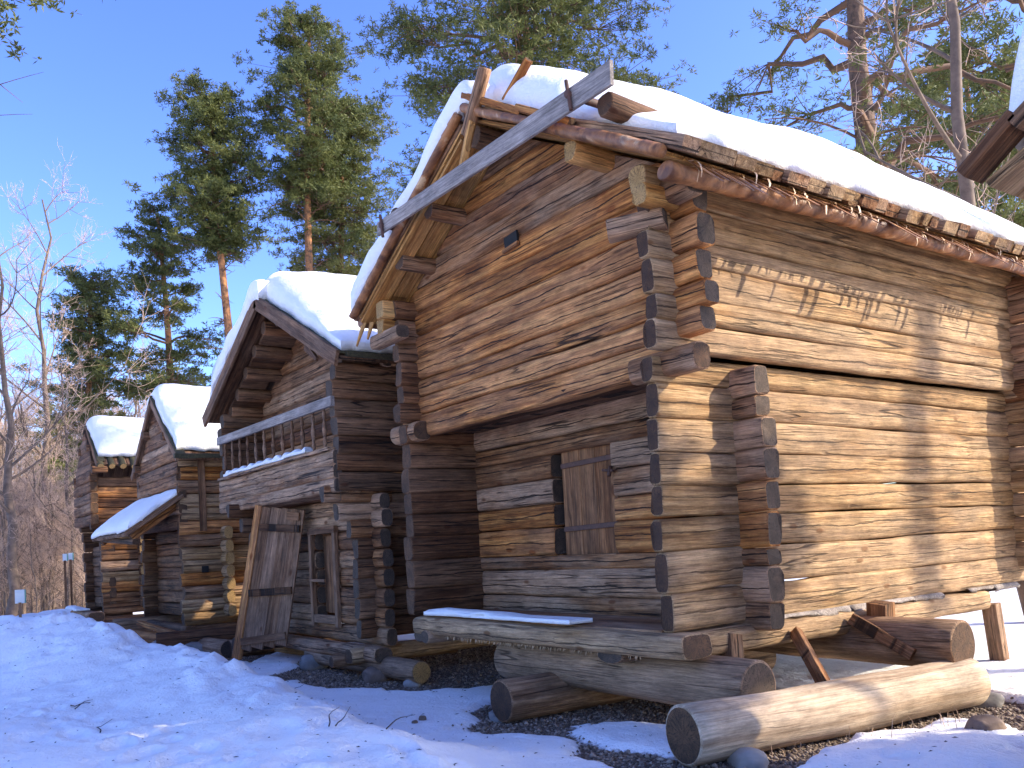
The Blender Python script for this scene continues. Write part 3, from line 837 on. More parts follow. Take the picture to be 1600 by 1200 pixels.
# rake poles wrapped in bark
def rk(s, f, dz=0.0, dy=0.0):
    x = XM+s*2.6*f; return (x, YF+dy, float(roofz(x))+dz)
bark_roll(H, rk(-1, 1.0, -.02), rk(-1, .03, .06), .052, name='rake_pole', label='bark wrapped pole along the left gable edge')
bark_roll(H, rk(1, .02, .06), rk(1, .52, .0), .052, name='rake_pole')
bark_roll(H, rk(1, .46, -.01, .02), rk(1, 1.0, -.03, .0), .066, name='rake_pole', label='bark wrapped pole along the right gable edge')
log(H, rk(1, .0, .19, .03), rk(1, .36, .10, .02), .07, .08, M['front'], M['end'], name='rake_rail', n=10)
log(H, rk(1, .34, .13, .02), rk(1, .62, .07, .02), .07, .08, M['front'], M['end'], name='rake_rail', n=10)
# rake boards below (golden underside boards)
board(H, rk(-1, .97, -.13, .16), rk(-1, .05, -.13, .16), .2, .03, M['fresh'], name='rake_board', up=(SL*-1, 0, 1))
# crossing peak poles
log(H, (-6.98, YF-.02, 5.62), (-6.62, YF-.02, 6.12), .11, .12, M['grey'], M['end'], name='peak_pole', n=10, power=3)
log(H, (-6.62, YF+.2, 5.86), (-6.30, YF+.25, 6.12), .05, .10, M['front'], M['end'], name='peak_pole', n=10, power=3)
log(H, (-6.95, YF+.1, 5.80), (-7.12, YF+.1, 5.93), .09, .1, M['grey'], M['end'], name='peak_pole', n=10, power=3)
log(H, (-7.10, YF-.03, 5.28), (-6.86, YF-.03, 5.72), .07, .08, M['fresh'], M['end'], name='peak_pole', n=10, power=3)
# big plank hung across the gable with pegs
bz = empty('gable_plank', ploc(H, (-6.75, 4.6, 5.25))); bz.parent = H; bz['label'] = 'long grey sawn plank hung across the gable front on two pegs'
board(bz, (-8.66, 4.60, 5.225), (-4.80, 4.60, 5.185), .175, .035, M['board'], name='plank', up=(0, -1, 0), sub=8, taper0=.85, taper1=1.1)
for x in (-8.52, -5.28):
    log(bz, (x, 4.54, 5.22), (x, 4.95, 5.22), .07, .05, M['iron'], name='peg', n=8, roundlog=True)
    log(bz, (x+.03, 4.56, 5.08), (x-.01, 4.56, 5.34), .035, .035, M['iron'], name='peg_pin', n=8, roundlog=True)
# rough beam resting on the slope behind the plank
log(H, (-5.02, 4.72, float(roofz(-5.02))+.27), (-5.05, 5.6, float(roofz(-5.05))+.2), .2, .2, M['dark'], M['enddark'], name='weight_beam', n=12, jit=1.6, power=2.4)
log(H, (-8.5, 4.72, float(roofz(-8.5))+.22), (-8.5, 5.6, float(roofz(-8.5))+.2), .16, .16, M['dark'], M['enddark'], name='weight_beam', n=12, power=2.4)
# split log covering: ends show along both eaves
for s in (-1, 1):
    y = YF+.05; k = 0
    n_ = Vector((s*SL, 0, 1)).normalized(); dn = Vector((s, 0, -SL)).normalized()
    while y < YB+.75:
        w = random.uniform(.10, .28) if s > 0 else .25
        if 0 < k < 2 and s > 0: w = .45
        xe = XM+s*(2.68+(random.uniform(-.03, .04) if random.random() < .6 else random.uniform(.02, .10)))
        b = Vector((xe, y+w/2, float(roofz(xe))+.05+random.uniform(-.01, .012)))
        a = b-dn*2.9
        if (a.x-XM)*s < 0: a = Vector((XM+s*.01, y+w/2, ZM+.035))
        board(H, a, b, w-.01, random.uniform(.09, .115), M['side' if random.random() < .65 else 'grey'] if s > 0 else M['grey'], name='roof_slat', up=n_, rag=.01, bevel=.015)
        y += w; k += 1
# thin pieces jutting below the left eave
board(H, (-9.62, 4.86, 4.44), (-9.74, 4.80, 4.16), .12, .02, M['fresh'], name='bark_tail', up=(0, -1, .2), taper1=.15)
board(H, (-9.46, 4.88, 4.40), (-9.52, 4.84, 4.20), .12, .02, M['fresh'], name='bark_tail', up=(0, -1, .2), taper1=.15)

def T_main(x, y):
    ridge = np.interp(y, [4.8, 5.2, 5.9, 7.3, 9.5, 11.2, 12], [.40, .56, .66, .76, .84, .72, .55])
    dx = np.abs(x-XM)
    prof = np.interp(dx, [0, .6, 1.6, 2.4, 2.75], [1, .96, .66, .30, .16])
    prof = np.where(x < XM, np.maximum(prof, .85), prof)
    front = np.clip((y-4.9)/1.0, 0, 1)
    right = np.where((x > XM+1.2), .82+.18*front, 1)
    return np.maximum(ridge*prof*np.where(x < XM, .85+.15*np.clip(1-dx/.6, 0, 1), 1)*right, .1)
def rz_main(x, y): return ZM+.10-SL*np.sqrt((x-XM)**2+.02)
snow_slab('roof_snow', rz_main, XM-.5, XM+2.62, 4.93, 11.75, T_main, 'thick white snow on the sunlit right slope of the largest storehouse roof', 'snow on the storehouse roofs', nxn=110, nyn=150, edge=.34, emin=.10, seed=4, lump=.06)
snow_slab('roof_snow', rz_main, XM-2.72, XM+.25, 4.77, 11.7, lambda x, y: T_main(x, y)*np.interp(x, [XM-.5, XM+.25], [1, .55])*np.interp(y, [4.7, 5.3], [1.0, 1.0]), 'narrow band of snow on the left slope of the largest storehouse roof', 'snow on the storehouse roofs', nxn=60, nyn=120, edge=.16, emin=.26, seed=5, lump=.05)
# strip of snow on porch sill
snow_slab('sill_snow', lambda x, y: .885+0*x, -8.95, -6.2, 5.06, 5.30, lambda x, y: np.interp(x, [-8.95, -8.6, -7.2, -6.2], [.05, .08, .05, .02]), 'thin strip of snow along the front sill beam of the largest storehouse', nxn=50, nyn=10, edge=.08, emin=.02, lump=.02)

# support logs
def crib(name, p0, p1, r, mat, emat, label, taper=0.):
    p0 = Vector(p0); p1 = Vector(p1); base = (p0+p1)/2; base.z -= r
    o = log(None, p0, p1, 2*r, 2*r, mat, emat, n=24, roundlog=True, name=name, jit=.55, taper=taper, seg=16)
    tag(o, label, 'support log', 'support logs under the largest storehouse'); return o
crib('support_log', (-7.75, 5.42, .45), (-4.50, 5.47, .44), .215, M['rounddark'], M['endgrey'], 'dark round log crosswise under the front sill, its grey sawn end at right', .06)
crib('support_log', (-4.52, 4.64, .215), (-4.05, 7.72, .24), .215, M['round'], M['end'], 'pale peeled sunlit log lying lowest at bottom right with round end toward the viewer', -.05)
crib('support_log', (-8.0, 7.62, .58), (-4.02, 7.60, .57), .215, M['rounddark'], M['end'], 'thick brown log under the middle of the largest storehouse, resting on the pale log')
crib('support_log', (-6.82, 4.66, .20), (-6.75, 8.3, .22), .20, M['rounddark'], M['enddark'], 'short dark lower log whose end pokes out left beneath the crosswise log')
# struts
def strut(p0, p1, w, t, label):
    o = board(None, p0, p1, w, t, M['grey'], name='wooden_prop', up=(0, -1, .3), sub=2, rag=.02)
    tag(o, label, 'prop', 'wooden props under the largest storehouse')
strut((-4.30, 6.05, .36), (-4.95, 6.55, .74), .10, .07, 'slanting split wooden prop between the two nearest crossed logs')
strut((-4.35, 7.35, .50), (-4.95, 7.4, .78), .11, .06, 'leaning board prop left of the upright prop under the sunlit side wall')
strut((-4.86, 7.72, .72), (-4.84, 7.70, .90), .20, .16, 'short upright dark prop standing on the middle support log')
strut((-5.05, 5.75, .55), (-5.08, 5.78, .78), .24, .16, 'short stubby post on the front crosswise log below the sill')
strut((-5.0, 10.2, .05), (-5.05, 10.2, .68), .16, .14, 'far upright post under the rear corner of the largest storehouse')

# ------------------------------------------------------------------ generic gable roof for the others
def gable_roof(H, xl, xr, xm, zm, sl, y0, y1, wood, ridge_drop=.0, slat=True, th=.05, rakeboard=None, rw=.16):
    rz = lambda x: zm-sl*abs(x-xm)
    for s, xe in ((-1, xl), (1, xr)):
        n_ = Vector((s*sl, 0, 1)).normalized(); y = y0+.02
        while y < y1:
            w = random.uniform(.2, .3)
            board(H, (xm, y+w/2, zm-.02), (xe, y+w/2, rz(xe)-.02), w-.01, th, wood, name='roof_board', up=n_)
            y += w
        if rakeboard is not None:
            board(H, (xm-s*.02, y0-.02, zm-.03), (xe, y0-.02, rz(xe)-.03), rw, .045, rakeboard, name='rake_board', up=(0, -1, 0), sub=3)
            board(H, (xm-s*.02, y0+.05, zm+.05), (xe+s*.03, y0+.05, rz(xe)+.05), .16, .03, M['moss'], name='edge_bark', up=n_, sub=5, warp=.03)
    return rz

# ------------------------------------------------------------------ HOUSE 2 (gallery)
H2 = empty('log_storehouse', (-12.7, 7.4, .3), 'dark brown storehouse with baluster gallery under its snowy gable, second from the right', 'log building', 'raised log storehouses in a row')
xr, xl = -10.4, -15.1; yf = 4.78; yb = 9.5
z2 = [2.46+.235*i for i in range(8)]     # upper storey
# right side wall upper : logs
zz = np.linspace(2.45, 4.12, 8)
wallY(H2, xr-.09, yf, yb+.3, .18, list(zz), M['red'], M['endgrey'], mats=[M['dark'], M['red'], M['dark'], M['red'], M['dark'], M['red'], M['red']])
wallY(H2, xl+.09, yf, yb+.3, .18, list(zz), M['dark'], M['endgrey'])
# gallery parapet
zp = [2.44, 2.62, 2.80, 2.97]
for i in range(3):
    log(H2, (xl+.02, yf+.02, (zp[i]+zp[i+1])/2), (xr-.03, yf+.02, (zp[i]+zp[i+1])/2), .19, .13, M['grey'], M['endgrey'], n=12, power=4.5)
board(H2, (xl+.1, yf, 3.0), (xr-.1, yf, 3.0), .17, .045, M['grey'], name='rail_bottom', sub=3)
board(H2, (xl+.04, yf-.03, 3.66), (xr-.0, yf-.03, 3.60), .13, .055, M['board'], name='hand_rail', up=(0, -1, 0), sub=4)
def baluster(x):
    prof = [(0, .022), (.05, .022), (.10, .036), (.14, .022), (.28, .040), (.40, .018), (.46, .034), (.52, .018), (.60, .022), (.62, .022)]
    n = 8; V = []; F = []
    for (z, r) in prof:
        for j in range(n):
            a = 2*pi*j/n; V.append((r*cos(a)*1.1, r*sin(a)*.8, z*1.0))
    for i in range(len(prof)-1):
        for j in range(n):
            a = i*n+j; b = i*n+(j+1) % n; F.append((a, b, b+n, a+n))
    F.append(tuple(range(n-1, -1, -1))); F.append(tuple((len(prof)-1)*n+j for j in range(n)))
    return mesh_data('baluster', V, F, [M['plank']], smooth=True)
bm_ = baluster(0)
for k in range(12):
    x = xl+.30+k*(4.7-.65)/11
    link('baluster', bm_, H2, ploc(H2, (x, yf, 3.01)))
    if k < 11:
        pass
for k in range(11):
    x = xl+.50+k*(4.7-.65)/11
    ob = link('snow_cap', None, None) if False else None
snow_slab('rail_snow', lambda x, y: 3.022+0*x, xl+.25, xr-.9, yf-.07, yf+.08, lambda x, y: .02+.075*np.abs(np.sin((x-xl-.30)*pi/((4.7-.65)/11))), 'small white snow heaps between the gallery balusters', nxn=120, nyn=8, edge=.05, emin=.02, lump=.0)
# gallery inner wall
zi = list(np.linspace(2.5, 4.1, 8))
wallX(H2, xl+.1, xr-.1, 5.55, .16, zi, M['red'], M['endgrey'], gap=(-11.45, -10.75, 2.5, 3.85), mats=[M['red'], M['grey']])
xm2 = -12.75; zm2 = 5.50; sl2 = .515
def g2clip(z):
    w = (zm2-.08-z)/sl2; return (xm2-w, xm2+w)
zg = [4.1, 4.36, 4.62, 4.88, 5.12, 5.36]
for i in range(5):
    zc = (zg[i]+zg[i+1])/2; a, b = g2clip(zg[i])
    log(H2, (max(a, xl), 5.55, zc), (min(b, xr), 5.55, zc), .27, .16, M['red'] if i % 2 else M['grey'], M['endgrey'], clip=g2clip, n=10, seg=12)
# doorway on the gallery
for x in (-11.47, -10.74):
    board(H2, (x, 5.44, 2.6), (x, 5.44, 3.9), .1, .06, M['plank'], name='door_frame', up=(0, -1, 0))
board(H2, (-11.52, 5.44, 3.93), (-10.70, 5.44, 3.93), .1, .07, M['plank'], name='door_frame', up=(0, -1, 0))
board(H2, (-11.45, 5.62, 3.2), (-10.76, 5.62, 3.2), 1.3, .03, M['dark'], name='door_panel', up=(0, -1, 0))
# gallery purlins and cantilever logs under left and right slope
for s in (-1, 1):
    for k, f in enumerate((.12, .33, .54, .75, .93)):
        x = xm2+s*2.35*f; z = zm2-sl2*2.35*f-.20
        log(H2, (x, yf+.08+.02*k, z), (x, 5.6, z), .21, .21, M['red'], M['end'], n=14, roundlog=True, name='purlin')
        if k < 4:
            x2 = xm2+s*2.35*(f+.105); z_ = zm2-sl2*2.35*(f+.105)-.16
            board(H2, (x2, yf+.15, z_), (x2, 5.6, z_), .3, .04, M['dark'], name='roof_lining', up=(s*sl2, 0, 1))
gable_roof(H2, -15.5, -10.02, xm2, zm2, sl2, yf-.1, yb+.5, M['dark'], rakeboard=M['plank'], rw=.2)
board(H2, (-10.03, yf, zm2-sl2*2.72+.03), (-10.03, yb+.4, zm2-sl2*2.72+.03), .12, .07, M['moss'], name='eave_moss', sub=20, warp=.05)
# carved bargeboard piece
board(H2, (-11.1, yf-.06, 4.45), (-10.75, yf-.06, 4.2), .12, .04, M['plank'], name='carved_bracket', up=(0, -1, 0), taper1=.4)
# gallery floor
for k in range(5):
    board(H2, (xl+.1, yf+.1+k*.17, 2.46), (xr-.1, yf+.1+k*.17, 2.46), .16, .05, M['grey'], name='floor_board')
# lower storey
zz = [.42, .66, .92, 1.18, 1.44, 1.70, 1.96, 2.20, 2.42]
wallX(H2, -14.4, -10.28, 5.29+.08, .17, zz, M['grey'], M['endgrey'], gap=(-12.42, -11.68, .75, 1.9), mats=[M['grey'], M['grey'], M['red']], power=3.2)
zs2 = half(zz)[1:]
for i in range(len(zs2)-1):
    ext = [0, 0, 0, 0, 0, .08, .22, .42][min(i, 7)]
    zc = (zs2[i]+zs2[i+1])/2
    log(H2, (xr-.22, 5.06-ext+random.uniform(-.02, .02), zc), (xr-.22, yb, zc), (zs2[i+1]-zs2[i])*1.03, .17, M['grey'] if i > 4 else M['dark'], M['endgrey'], n=12)
    log(H2, (-14.15, 5.0-ext, zc), (-14.15, yb, zc), (zs2[i+1]-zs2[i])*1.03, .17, M['dark'], M['endgrey'], n=10)
# outer stacked corner posts of house 2 (log ends of the side)
log(H2, (-10.62, 4.86, 2.40), (-10.62, 5.6, 2.40), .2, .2, M['grey'], M['endgrey'], n=12)
wallX(H2, -14.4, -10.28, yb-.1, .17, zz, M['grey'], M['endgrey'])
# little window with frame and plank shutter
fr = empty('window', ploc(H2, (-12.05, 5.26, .75))); fr.parent = H2
for (a, b) in (((-12.47, .62), (-12.47, 1.98)), ((-11.63, .62), (-11.63, 1.98))):
    board(fr, (a[0], 5.25, a[1]), (b[0], 5.25, b[1]), .09, .06, M['plank'], name='frame', up=(0, -1, 0))
board(fr, (-12.52, 5.25, 2.0), (-11.58, 5.25, 2.0), .10, .07, M['plank'], name='frame', up=(0, -1, 0))
board(fr, (-12.42, 5.25, .72), (-11.68, 5.25, .72), .12, .05, M['plank'], name='sill', up=(0, -1, 0))
board(fr, (-12.05, 5.37, .8), (-12.05, 5.37, 1.92), .24, .03, M['hatch'], name='shutter_board', up=(0, -1, 0))
board(fr, (-11.81, 5.36, .8), (-11.81, 5.36, 1.92), .23, .03, M['hatch'], name='shutter_board', up=(0, -1, 0))
board(fr, (-12.3, 5.44, .8), (-12.3, 5.44, 1.92), .3, .03, M['dark'], name='shutter_board', up=(0, -1, 0))
board(fr, (-12.47, 5.21, 1.28), (-12.1, 5.28, 1.27), .04, .03, M['plank'], name='latch', up=(0, -1, 0))
# sills
log(H2, (-14.3, 5.2, .33), (-10.2, 5.2, .33), .2, .28, M['grey'], M['endgrey'], name='sill_beam', n=12, power=3)
log(H2, (xr-.2, 4.9, .33), (xr-.2, yb, .33), .2, .22, M['side'], M['end'], name='sill_beam', n=12, power=4)
log(H2, (-14.2, 4.6, .28), (-14.2, 7, .28), .25, .28, M['dark'], M['enddark'], name='sill_beam', n=12, roundlog=True)
log(H2, (-10.8, 4.75, .26), (-10.7, 6.6, .26), .17, .17, M['rounddark'], M['end'], name='sill_beam', n=12, roundlog=True)
def T2(x, y):
    dx = np.abs(x-xm2)
    return np.interp(dx, [0, .8, 1.9, 2.4, 2.8], [.50, .52, .40, .22, .14])*np.where(x < xm2, 1.15, 1)*np.interp(y, [4.6, 5.6, 10], [.85, 1.05, 1.15])
rz2 = lambda x, y: zm2+.06-sl2*np.sqrt((x-xm2)**2+.03)
snow_slab('roof_snow', rz2, xm2-.4, -10.05, yf-.02, yb+.5, T2, 'rounded snow blanket on the right slope of the roof above the baluster gallery', 'snow on the storehouse roofs', nxn=70, nyn=70, edge=.4, emin=.12, seed=21, lump=.07)
snow_slab('roof_snow', rz2, -15.52, xm2+.2, yf-.13, yb+.5, lambda x, y: T2(x, y)*.7, 'snow on the far left slope of the roof above the baluster gallery', 'snow on the storehouse roofs', nxn=50, nyn=70, edge=.18, emin=.28, seed=22, lump=.05)
sl_ = log(None, (-12.5, 5.20, .20), (-9.42, 5.30, .17), .27, .27, M['rounddark'], M['endfresh'], n=18, roundlog=True, name='support_log', jit=.5)
tag(sl_, 'short round log with sunlit orange end under the right corner of the gallery storehouse', 'support log', 'support logs under the farther storehouses')
sl_ = log(None, (-14.9, 4.75, .16), (-14.9, 7.0, .16), .3, .3, M['rounddark'], M['enddark'], n=18, roundlog=True, name='support_log', jit=.5)
tag(sl_, 'dark log end under the left corner of the gallery storehouse, beside the leaning door', 'support log', 'support logs under the farther storehouses')
sl_ = log(None, (-14.6, 5.5, .18), (-11.6, 5.7, .18), .26, .2, M['fresh'], M['endfresh'], n=16, power=5, name='support_beam', jit=.5)
tag(sl_, 'sunlit yellow beam lying on the snow behind the foot of the leaning door', 'beam', 'support logs under the farther storehouses')

# leaning door
D0 = Vector((-13.52, 4.46, .26)); D1 = Vector((-12.84, 4.95, .36)); T0 = Vector((-13.14, 4.78, 2.42)); T1 = Vector((-12.46, 5.16, 2.32))
dr = empty('plank_door', D0, 'tall grey plank door with two dark battens leaning against the gallery storehouse', 'door')
nrm = (D1-D0).cross(T0-D0).normalized()
if nrm.y > 0: nrm = -nrm
for k in range(4):
    fk = (k+.5)/4
    a = D0.lerp(D1, fk); b = T0.lerp(T1, fk)
    board(dr, a, b, (D1-D0).length/4-.006, .035, M['plank'], name='door_board', up=nrm, rag=.01, sub=2)
for f in (.06, .40, .86):
    a = D0.lerp(T0, f).lerp(D1.lerp(T1, f), .04)+nrm*.035; b = D0.lerp(T0, f).lerp(D1.lerp(T1, f), .98)+nrm*.035
    board(dr, a, b, .11, .04, M['dark'] if f > .1 else M['plank'], name='batten', up=nrm)
e0 = D0+(D0-D1).normalized()*.05; e1 = T0+(T0-T1).normalized()*.05
board(dr, e0+Vector((0, 0, -.12)), e1+Vector((0, 0, .02)), .12, .10, M['front'], name='edge_post', up=nrm)
board(dr, T0.lerp(T1, .62)+nrm*.03+Vector((0, 0, -.10)), T0.lerp(T1, .9)+nrm*.03+Vector((0, 0, -.10)), .12, .03, M['red'], name='patch_board', up=nrm)

# ------------------------------------------------------------------ HOUSE 3
H3 = empty('log_storehouse', (-18.1, 6.8, .45), 'brown storehouse with small snow covered porch canopy, third from the right', 'log building', 'raised log storehouses in a row')
xr3, xl3, yf3, yb3 = -16.45, -19.5, 4.46, 8.8
zz = list(np.linspace(.5, 2.15, 8))+list(np.linspace(2.15, 3.62, 7))[1:]
wallY(H3, xr3-.09, yf3, yb3, .18, zz, M['grey'], M['end'], mats=[M['side'], M['side'], M['grey'], M['front']], power=3)
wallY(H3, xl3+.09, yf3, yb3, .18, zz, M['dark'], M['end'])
wallX(H3, xl3-.2, xr3-.2, yf3+.35, .18, half(zz[:9])[1:], M['dark'], M['end'], mats=[M['dark'], M['red']])
wallX(H3, xl3-.05, xr3-.03, yf3+.05, .16, half(zz[7:])[1:], M['red'], M['end'], mats=[M['red'], M['grey']])
wallX(H3, xl3-.2, xr3+.22, 5.25, .17, half(zz)[1:9], M['side'], M['endfresh'], power=2.6, ej=.05)
wallX(H3, xl3-.2, xr3+.18, yb3-.1, .17, half(zz)[1:], M['grey'], M['end'])
xm3, zm3, sl3 = -17.85, 4.84, .78
def g3clip(z):
    w = (zm3-.08-z)/sl3; return (xm3-w, xm3+w)
zg = [3.62, 3.88, 4.14, 4.40, 4.66, 4.84]
for i in range(5):
    zc = (zg[i]+zg[i+1])/2; a, b = g3clip(zg[i])
    for yy in (yf3+.05, yb3-.1):
        log(H3, (max(a, xl3), yy, zc), (min(b, xr3), yy, zc), .27, .15, M['red'] if i % 2 else M['grey'], M['endgrey'], clip=g3clip, n=10, seg=10)
gable_roof(H3, -19.6, -16.15, xm3, zm3, sl3, yf3-.08, yb3+.4, M['plank'], rakeboard=M['plank'], rw=.12)
for s, f in ((-1, .35), (-1, .8), (1, .5)):
    x = xm3+s*1.7*f; z = zm3-sl3*1.7*f-.17
    log(H3, (x, yf3-.14, z), (x, yf3+.3, z), .16, .16, M['red'], M['end'], name='purlin', n=10, power=3)
log(H3, (xr3-.1, yf3-.12, 3.72), (xr3-.1, yb3, 3.72), .16, .18, M['grey'], M['end'], name='wall_plate', n=10)
# moss and bark curls along the eave
board(H3, (-16.15, yf3-.15, zm3-sl3*1.72+.03), (-16.12, yb3, zm3-sl3*1.72+.03), .1, .08, M['moss'], name='eave_moss', sub=20, warp=.09)
snow_slab('roof_snow', lambda x, y: zm3+.05-sl3*np.sqrt((x-xm3)**2+.02), -19.55, -16.2, yf3-.07, yb3+.4, lambda x, y: np.interp(np.abs(x-xm3), [0, 1, 1.9], [.36, .34, .22])*np.where(x < xm3, .6, 1), 'flat white snow on the roof left of the gallery storehouse', 'snow on the storehouse roofs', nxn=50, nyn=50, edge=.3, emin=.1, seed=33)
# outside vertical corner post piece with pegs
board(H3, (xr3+.03, 4.85, 2.2), (xr3+.03, 4.85, 3.55), .12, .05, M['plank'], name='corner_board', up=(1, 0, 0))
hk = simple_mat('painted_slot_shade', (.006, .005, .004), (.012, .010, .008), 9)
board(H3, (xr3+.006, 4.80, 1.5), (xr3+.006, 4.92, 1.5), .12, .02, hk, name='wall_slot', up=(1, 0, 0))  # near-black plate, shade of a slot painted as its colour
# canopy
cz = lambda y: 2.82-(4.46-y)*.70
n_ = Vector((0, -.70, 1)).normalized()
for k in range(12):
    x = xl3+.1+k*.262
    board(H3, (x, 4.5, cz(4.5)), (x, 3.55, cz(3.55)), .25, .05, M['plank'], name='canopy_board', up=n_, rag=.02)
log(H3, (-16.7, 4.45, cz(4.45)-.12), (-16.7, 3.65, cz(3.65)-.12), .15, .14, M['front'], M['end'], name='canopy_rafter', n=10)
log(H3, (-19.2, 4.45, cz(4.45)-.12), (-19.2, 3.65, cz(3.65)-.12), .15, .14, M['front'], M['end'], name='canopy_rafter', n=10)
log(H3, (-19.4, 3.7, cz(3.7)-.1), (-16.5, 3.7, cz(3.5)-.1), .1, .12, M['dark'], M['end'], name='canopy_beam', n=10)
board(H3, (-16.52, 4.5, cz(4.5)+.03), (-16.52, 3.53, cz(3.53)+.03), .08, .07, M['dark'], name='canopy_edge', up=n_, sub=4, warp=.02)
snow_slab('canopy_snow', lambda x, y: 2.86-(4.46-y)*.70, xl3+.05, -16.5, 3.55, 4.5, lambda x, y: .17+0*x, 'smooth snow strip on the small sloping porch canopy', 'snow on the storehouse roofs', nxn=40, nyn=30, edge=.25, emin=.06, seed=40, lump=.05)
# base
log(H3, (xl3-.1, 4.55, .42), (xr3+.1, 4.55, .42), .18, .22, M['dark'], M['end'], name='sill_beam')
log(H3, (xr3-.1, 4.5, .38), (xr3-.1, yb3, .38), .2, .22, M['red'], M['end'], name='sill_beam')
log(H3, (-18.3, 4.1, .52), (-16.5, 4.35, .36), .1, .12, M['front'], M['end'], name='step_beam')
for (a, b, r, mt, em, lb) in (((-19.4, 3.85, .42), (-19.1, 6.5, .42), .15, 'rounddark', 'enddark', 'black round log end under the left side of the canopy storehouse'),
                              ((-18.9, 3.95, .26), (-16.9, 4.5, .22), .13, 'front', 'end', 'orange brown log lying below the canopy storehouse front'),
                              ((-16.4, 3.95, .27), (-15.9, 6.0, .28), .17, 'dark', 'enddark', 'thick blackened log jutting left beside the leaning door'),
                              ((-16.1, 4.7, .14), (-14.9, 4.75, .16), .16, 'rounddark', 'endgrey', 'dull grey round log below the blackened log beside the leaning door')):
    o = log(None, a, b, 2*r, 2*r, M[mt], M[em], n=16, roundlog=True, name='support_log', jit=.5)
    tag(o, lb, 'support log', 'support logs under the farther storehouses')

# ------------------------------------------------------------------ HOUSE 4
H4 = empty('log_storehouse', (-23.4, 6.5, .4), 'farthest storehouse at the left end of the row, scalloped log ends along its eave', 'log building', 'raised log storehouses in a row')
xr4, xl4, yf4, yb4 = -22.0, -24.0, 4.6, 9.0
zlo = list(np.linspace(.55, 2.5, 9)); zup = list(np.linspace(2.5, 3.75, 6))
wallY(H4, xr4-.09, 4.15, yb4, .18, zlo, M['front'], M['end'], mats=[M['grey'], M['grey'], M['front'], M['side']], n=10)
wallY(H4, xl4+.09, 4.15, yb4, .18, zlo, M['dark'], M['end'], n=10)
wallX(H4, xl4-.2, xr4+.2, 5.05, .17, half(zlo)[1:], M['red'], M['endfresh'], mats=[M['red'], M['dark']], n=10)
wallY(H4, xr4-.3, 4.05, yb4, .17, zup, M['front'], M['end'], mats=[M['red'], M['front']], n=10)
wallY(H4, xl4+.09, 4.05, yb4, .17, zup, M['dark'], M['end'], n=10)
wallX(H4, xl4-.25, xr4-.15, 4.1, .17, half(zup)[1:], M['red'], M['end'], n=10, mats=[M['red'], M['grey']])
wallX(H4, xl4-.2, xr4+.1, yb4-.1, .17, half(zlo+zup[1:])[1:], M['red'], M['end'], n=8)
wallX(H4, xl4, xr4-.02, 4.4, .15, half(zlo)[1:8], M['dark'], M['end'], n=8)
xm4, zm4, sl4 = -22.85, 4.95, .84
def g4clip(z):
    w = (zm4-.08-z)/sl4; return (xm4-w, xm4+w)
zg = [3.75, 4.05, 4.35, 4.65, 4.9]
for i in range(4):
    zc = (zg[i]+zg[i+1])/2; a, b = g4clip(zg[i])
    for yy in (4.1, yb4-.1):
        log(H4, (max(a, xl4), yy, zc), (min(b, xr4-.1), yy, zc), .31, .15, M['red'], M['end'], clip=g4clip, n=10, seg=8)
gable_roof(H4, -24.5, -21.7, xm4, zm4, sl4, 4.12, yb4+.4, M['plank'], rakeboard=M['red'], rw=.14)
for s, f in ((-1, .3), (-1, .8), (1, .3), (1, .75)):
    x = xm4+s*1.5*f; z = zm4-sl4*1.5*f-.15
    log(H4, (x, 3.98, z), (x, 4.3, z), .16, .2, M['red'], M['end'], name='purlin', n=8, power=3)
y = 4.15
while y < 6.6:
    log(H4, (-21.95, y, zm4-sl4*.90+.0), (-21.62, y, zm4-sl4*1.23+.0), .15, .15, M['moss'], M['endfresh'], name='roof_pole', n=10, roundlog=True); y += .24
snow_slab('roof_snow', lambda x, y: zm4+.1-sl4*np.sqrt((x-xm4)**2+.03), -24.4, -21.8, 4.12, yb4+.4, lambda x, y: np.interp(np.abs(x-xm4), [0, 1, 1.7], [.34, .40, .34]), 'snow on the leftmost roof above the scalloped log ends', 'snow on the storehouse roofs', nxn=40, nyn=50, edge=.3, emin=.12, seed=51)
log(H4, (xl4-.2, 4.0, .52), (xr4+.15, 4.0, .52), .22, .34, M['grey'], M['end'], name='sill_beam', n=10)
log(H4, (xr4-.05, 3.7, .4), (xr4-.05, yb4, .4), .2, .24, M['red'], M['end'], name='sill_beam', n=10)
log(H4, (xl4+.1, 3.7, .34), (xl4+.1, 5.2, .34), .35, .3, M['dark'], M['enddark'], name='sill_beam', n=10)
log(H4, (xr4-.4, 4.4, .2), (xr4-.4, 7.2, .2), .35, .35, M['rounddark'], M['enddark'], name='support_beam', n=10)
snow_slab('sill_snow', lambda x, y: .63+0*x, -24.3, -22.8, 3.75, 4.0, lambda x, y: .08+0*x, 'little heap of snow on the sill of the farthest storehouse', nxn=16, nyn=8, edge=.1, emin=.03)

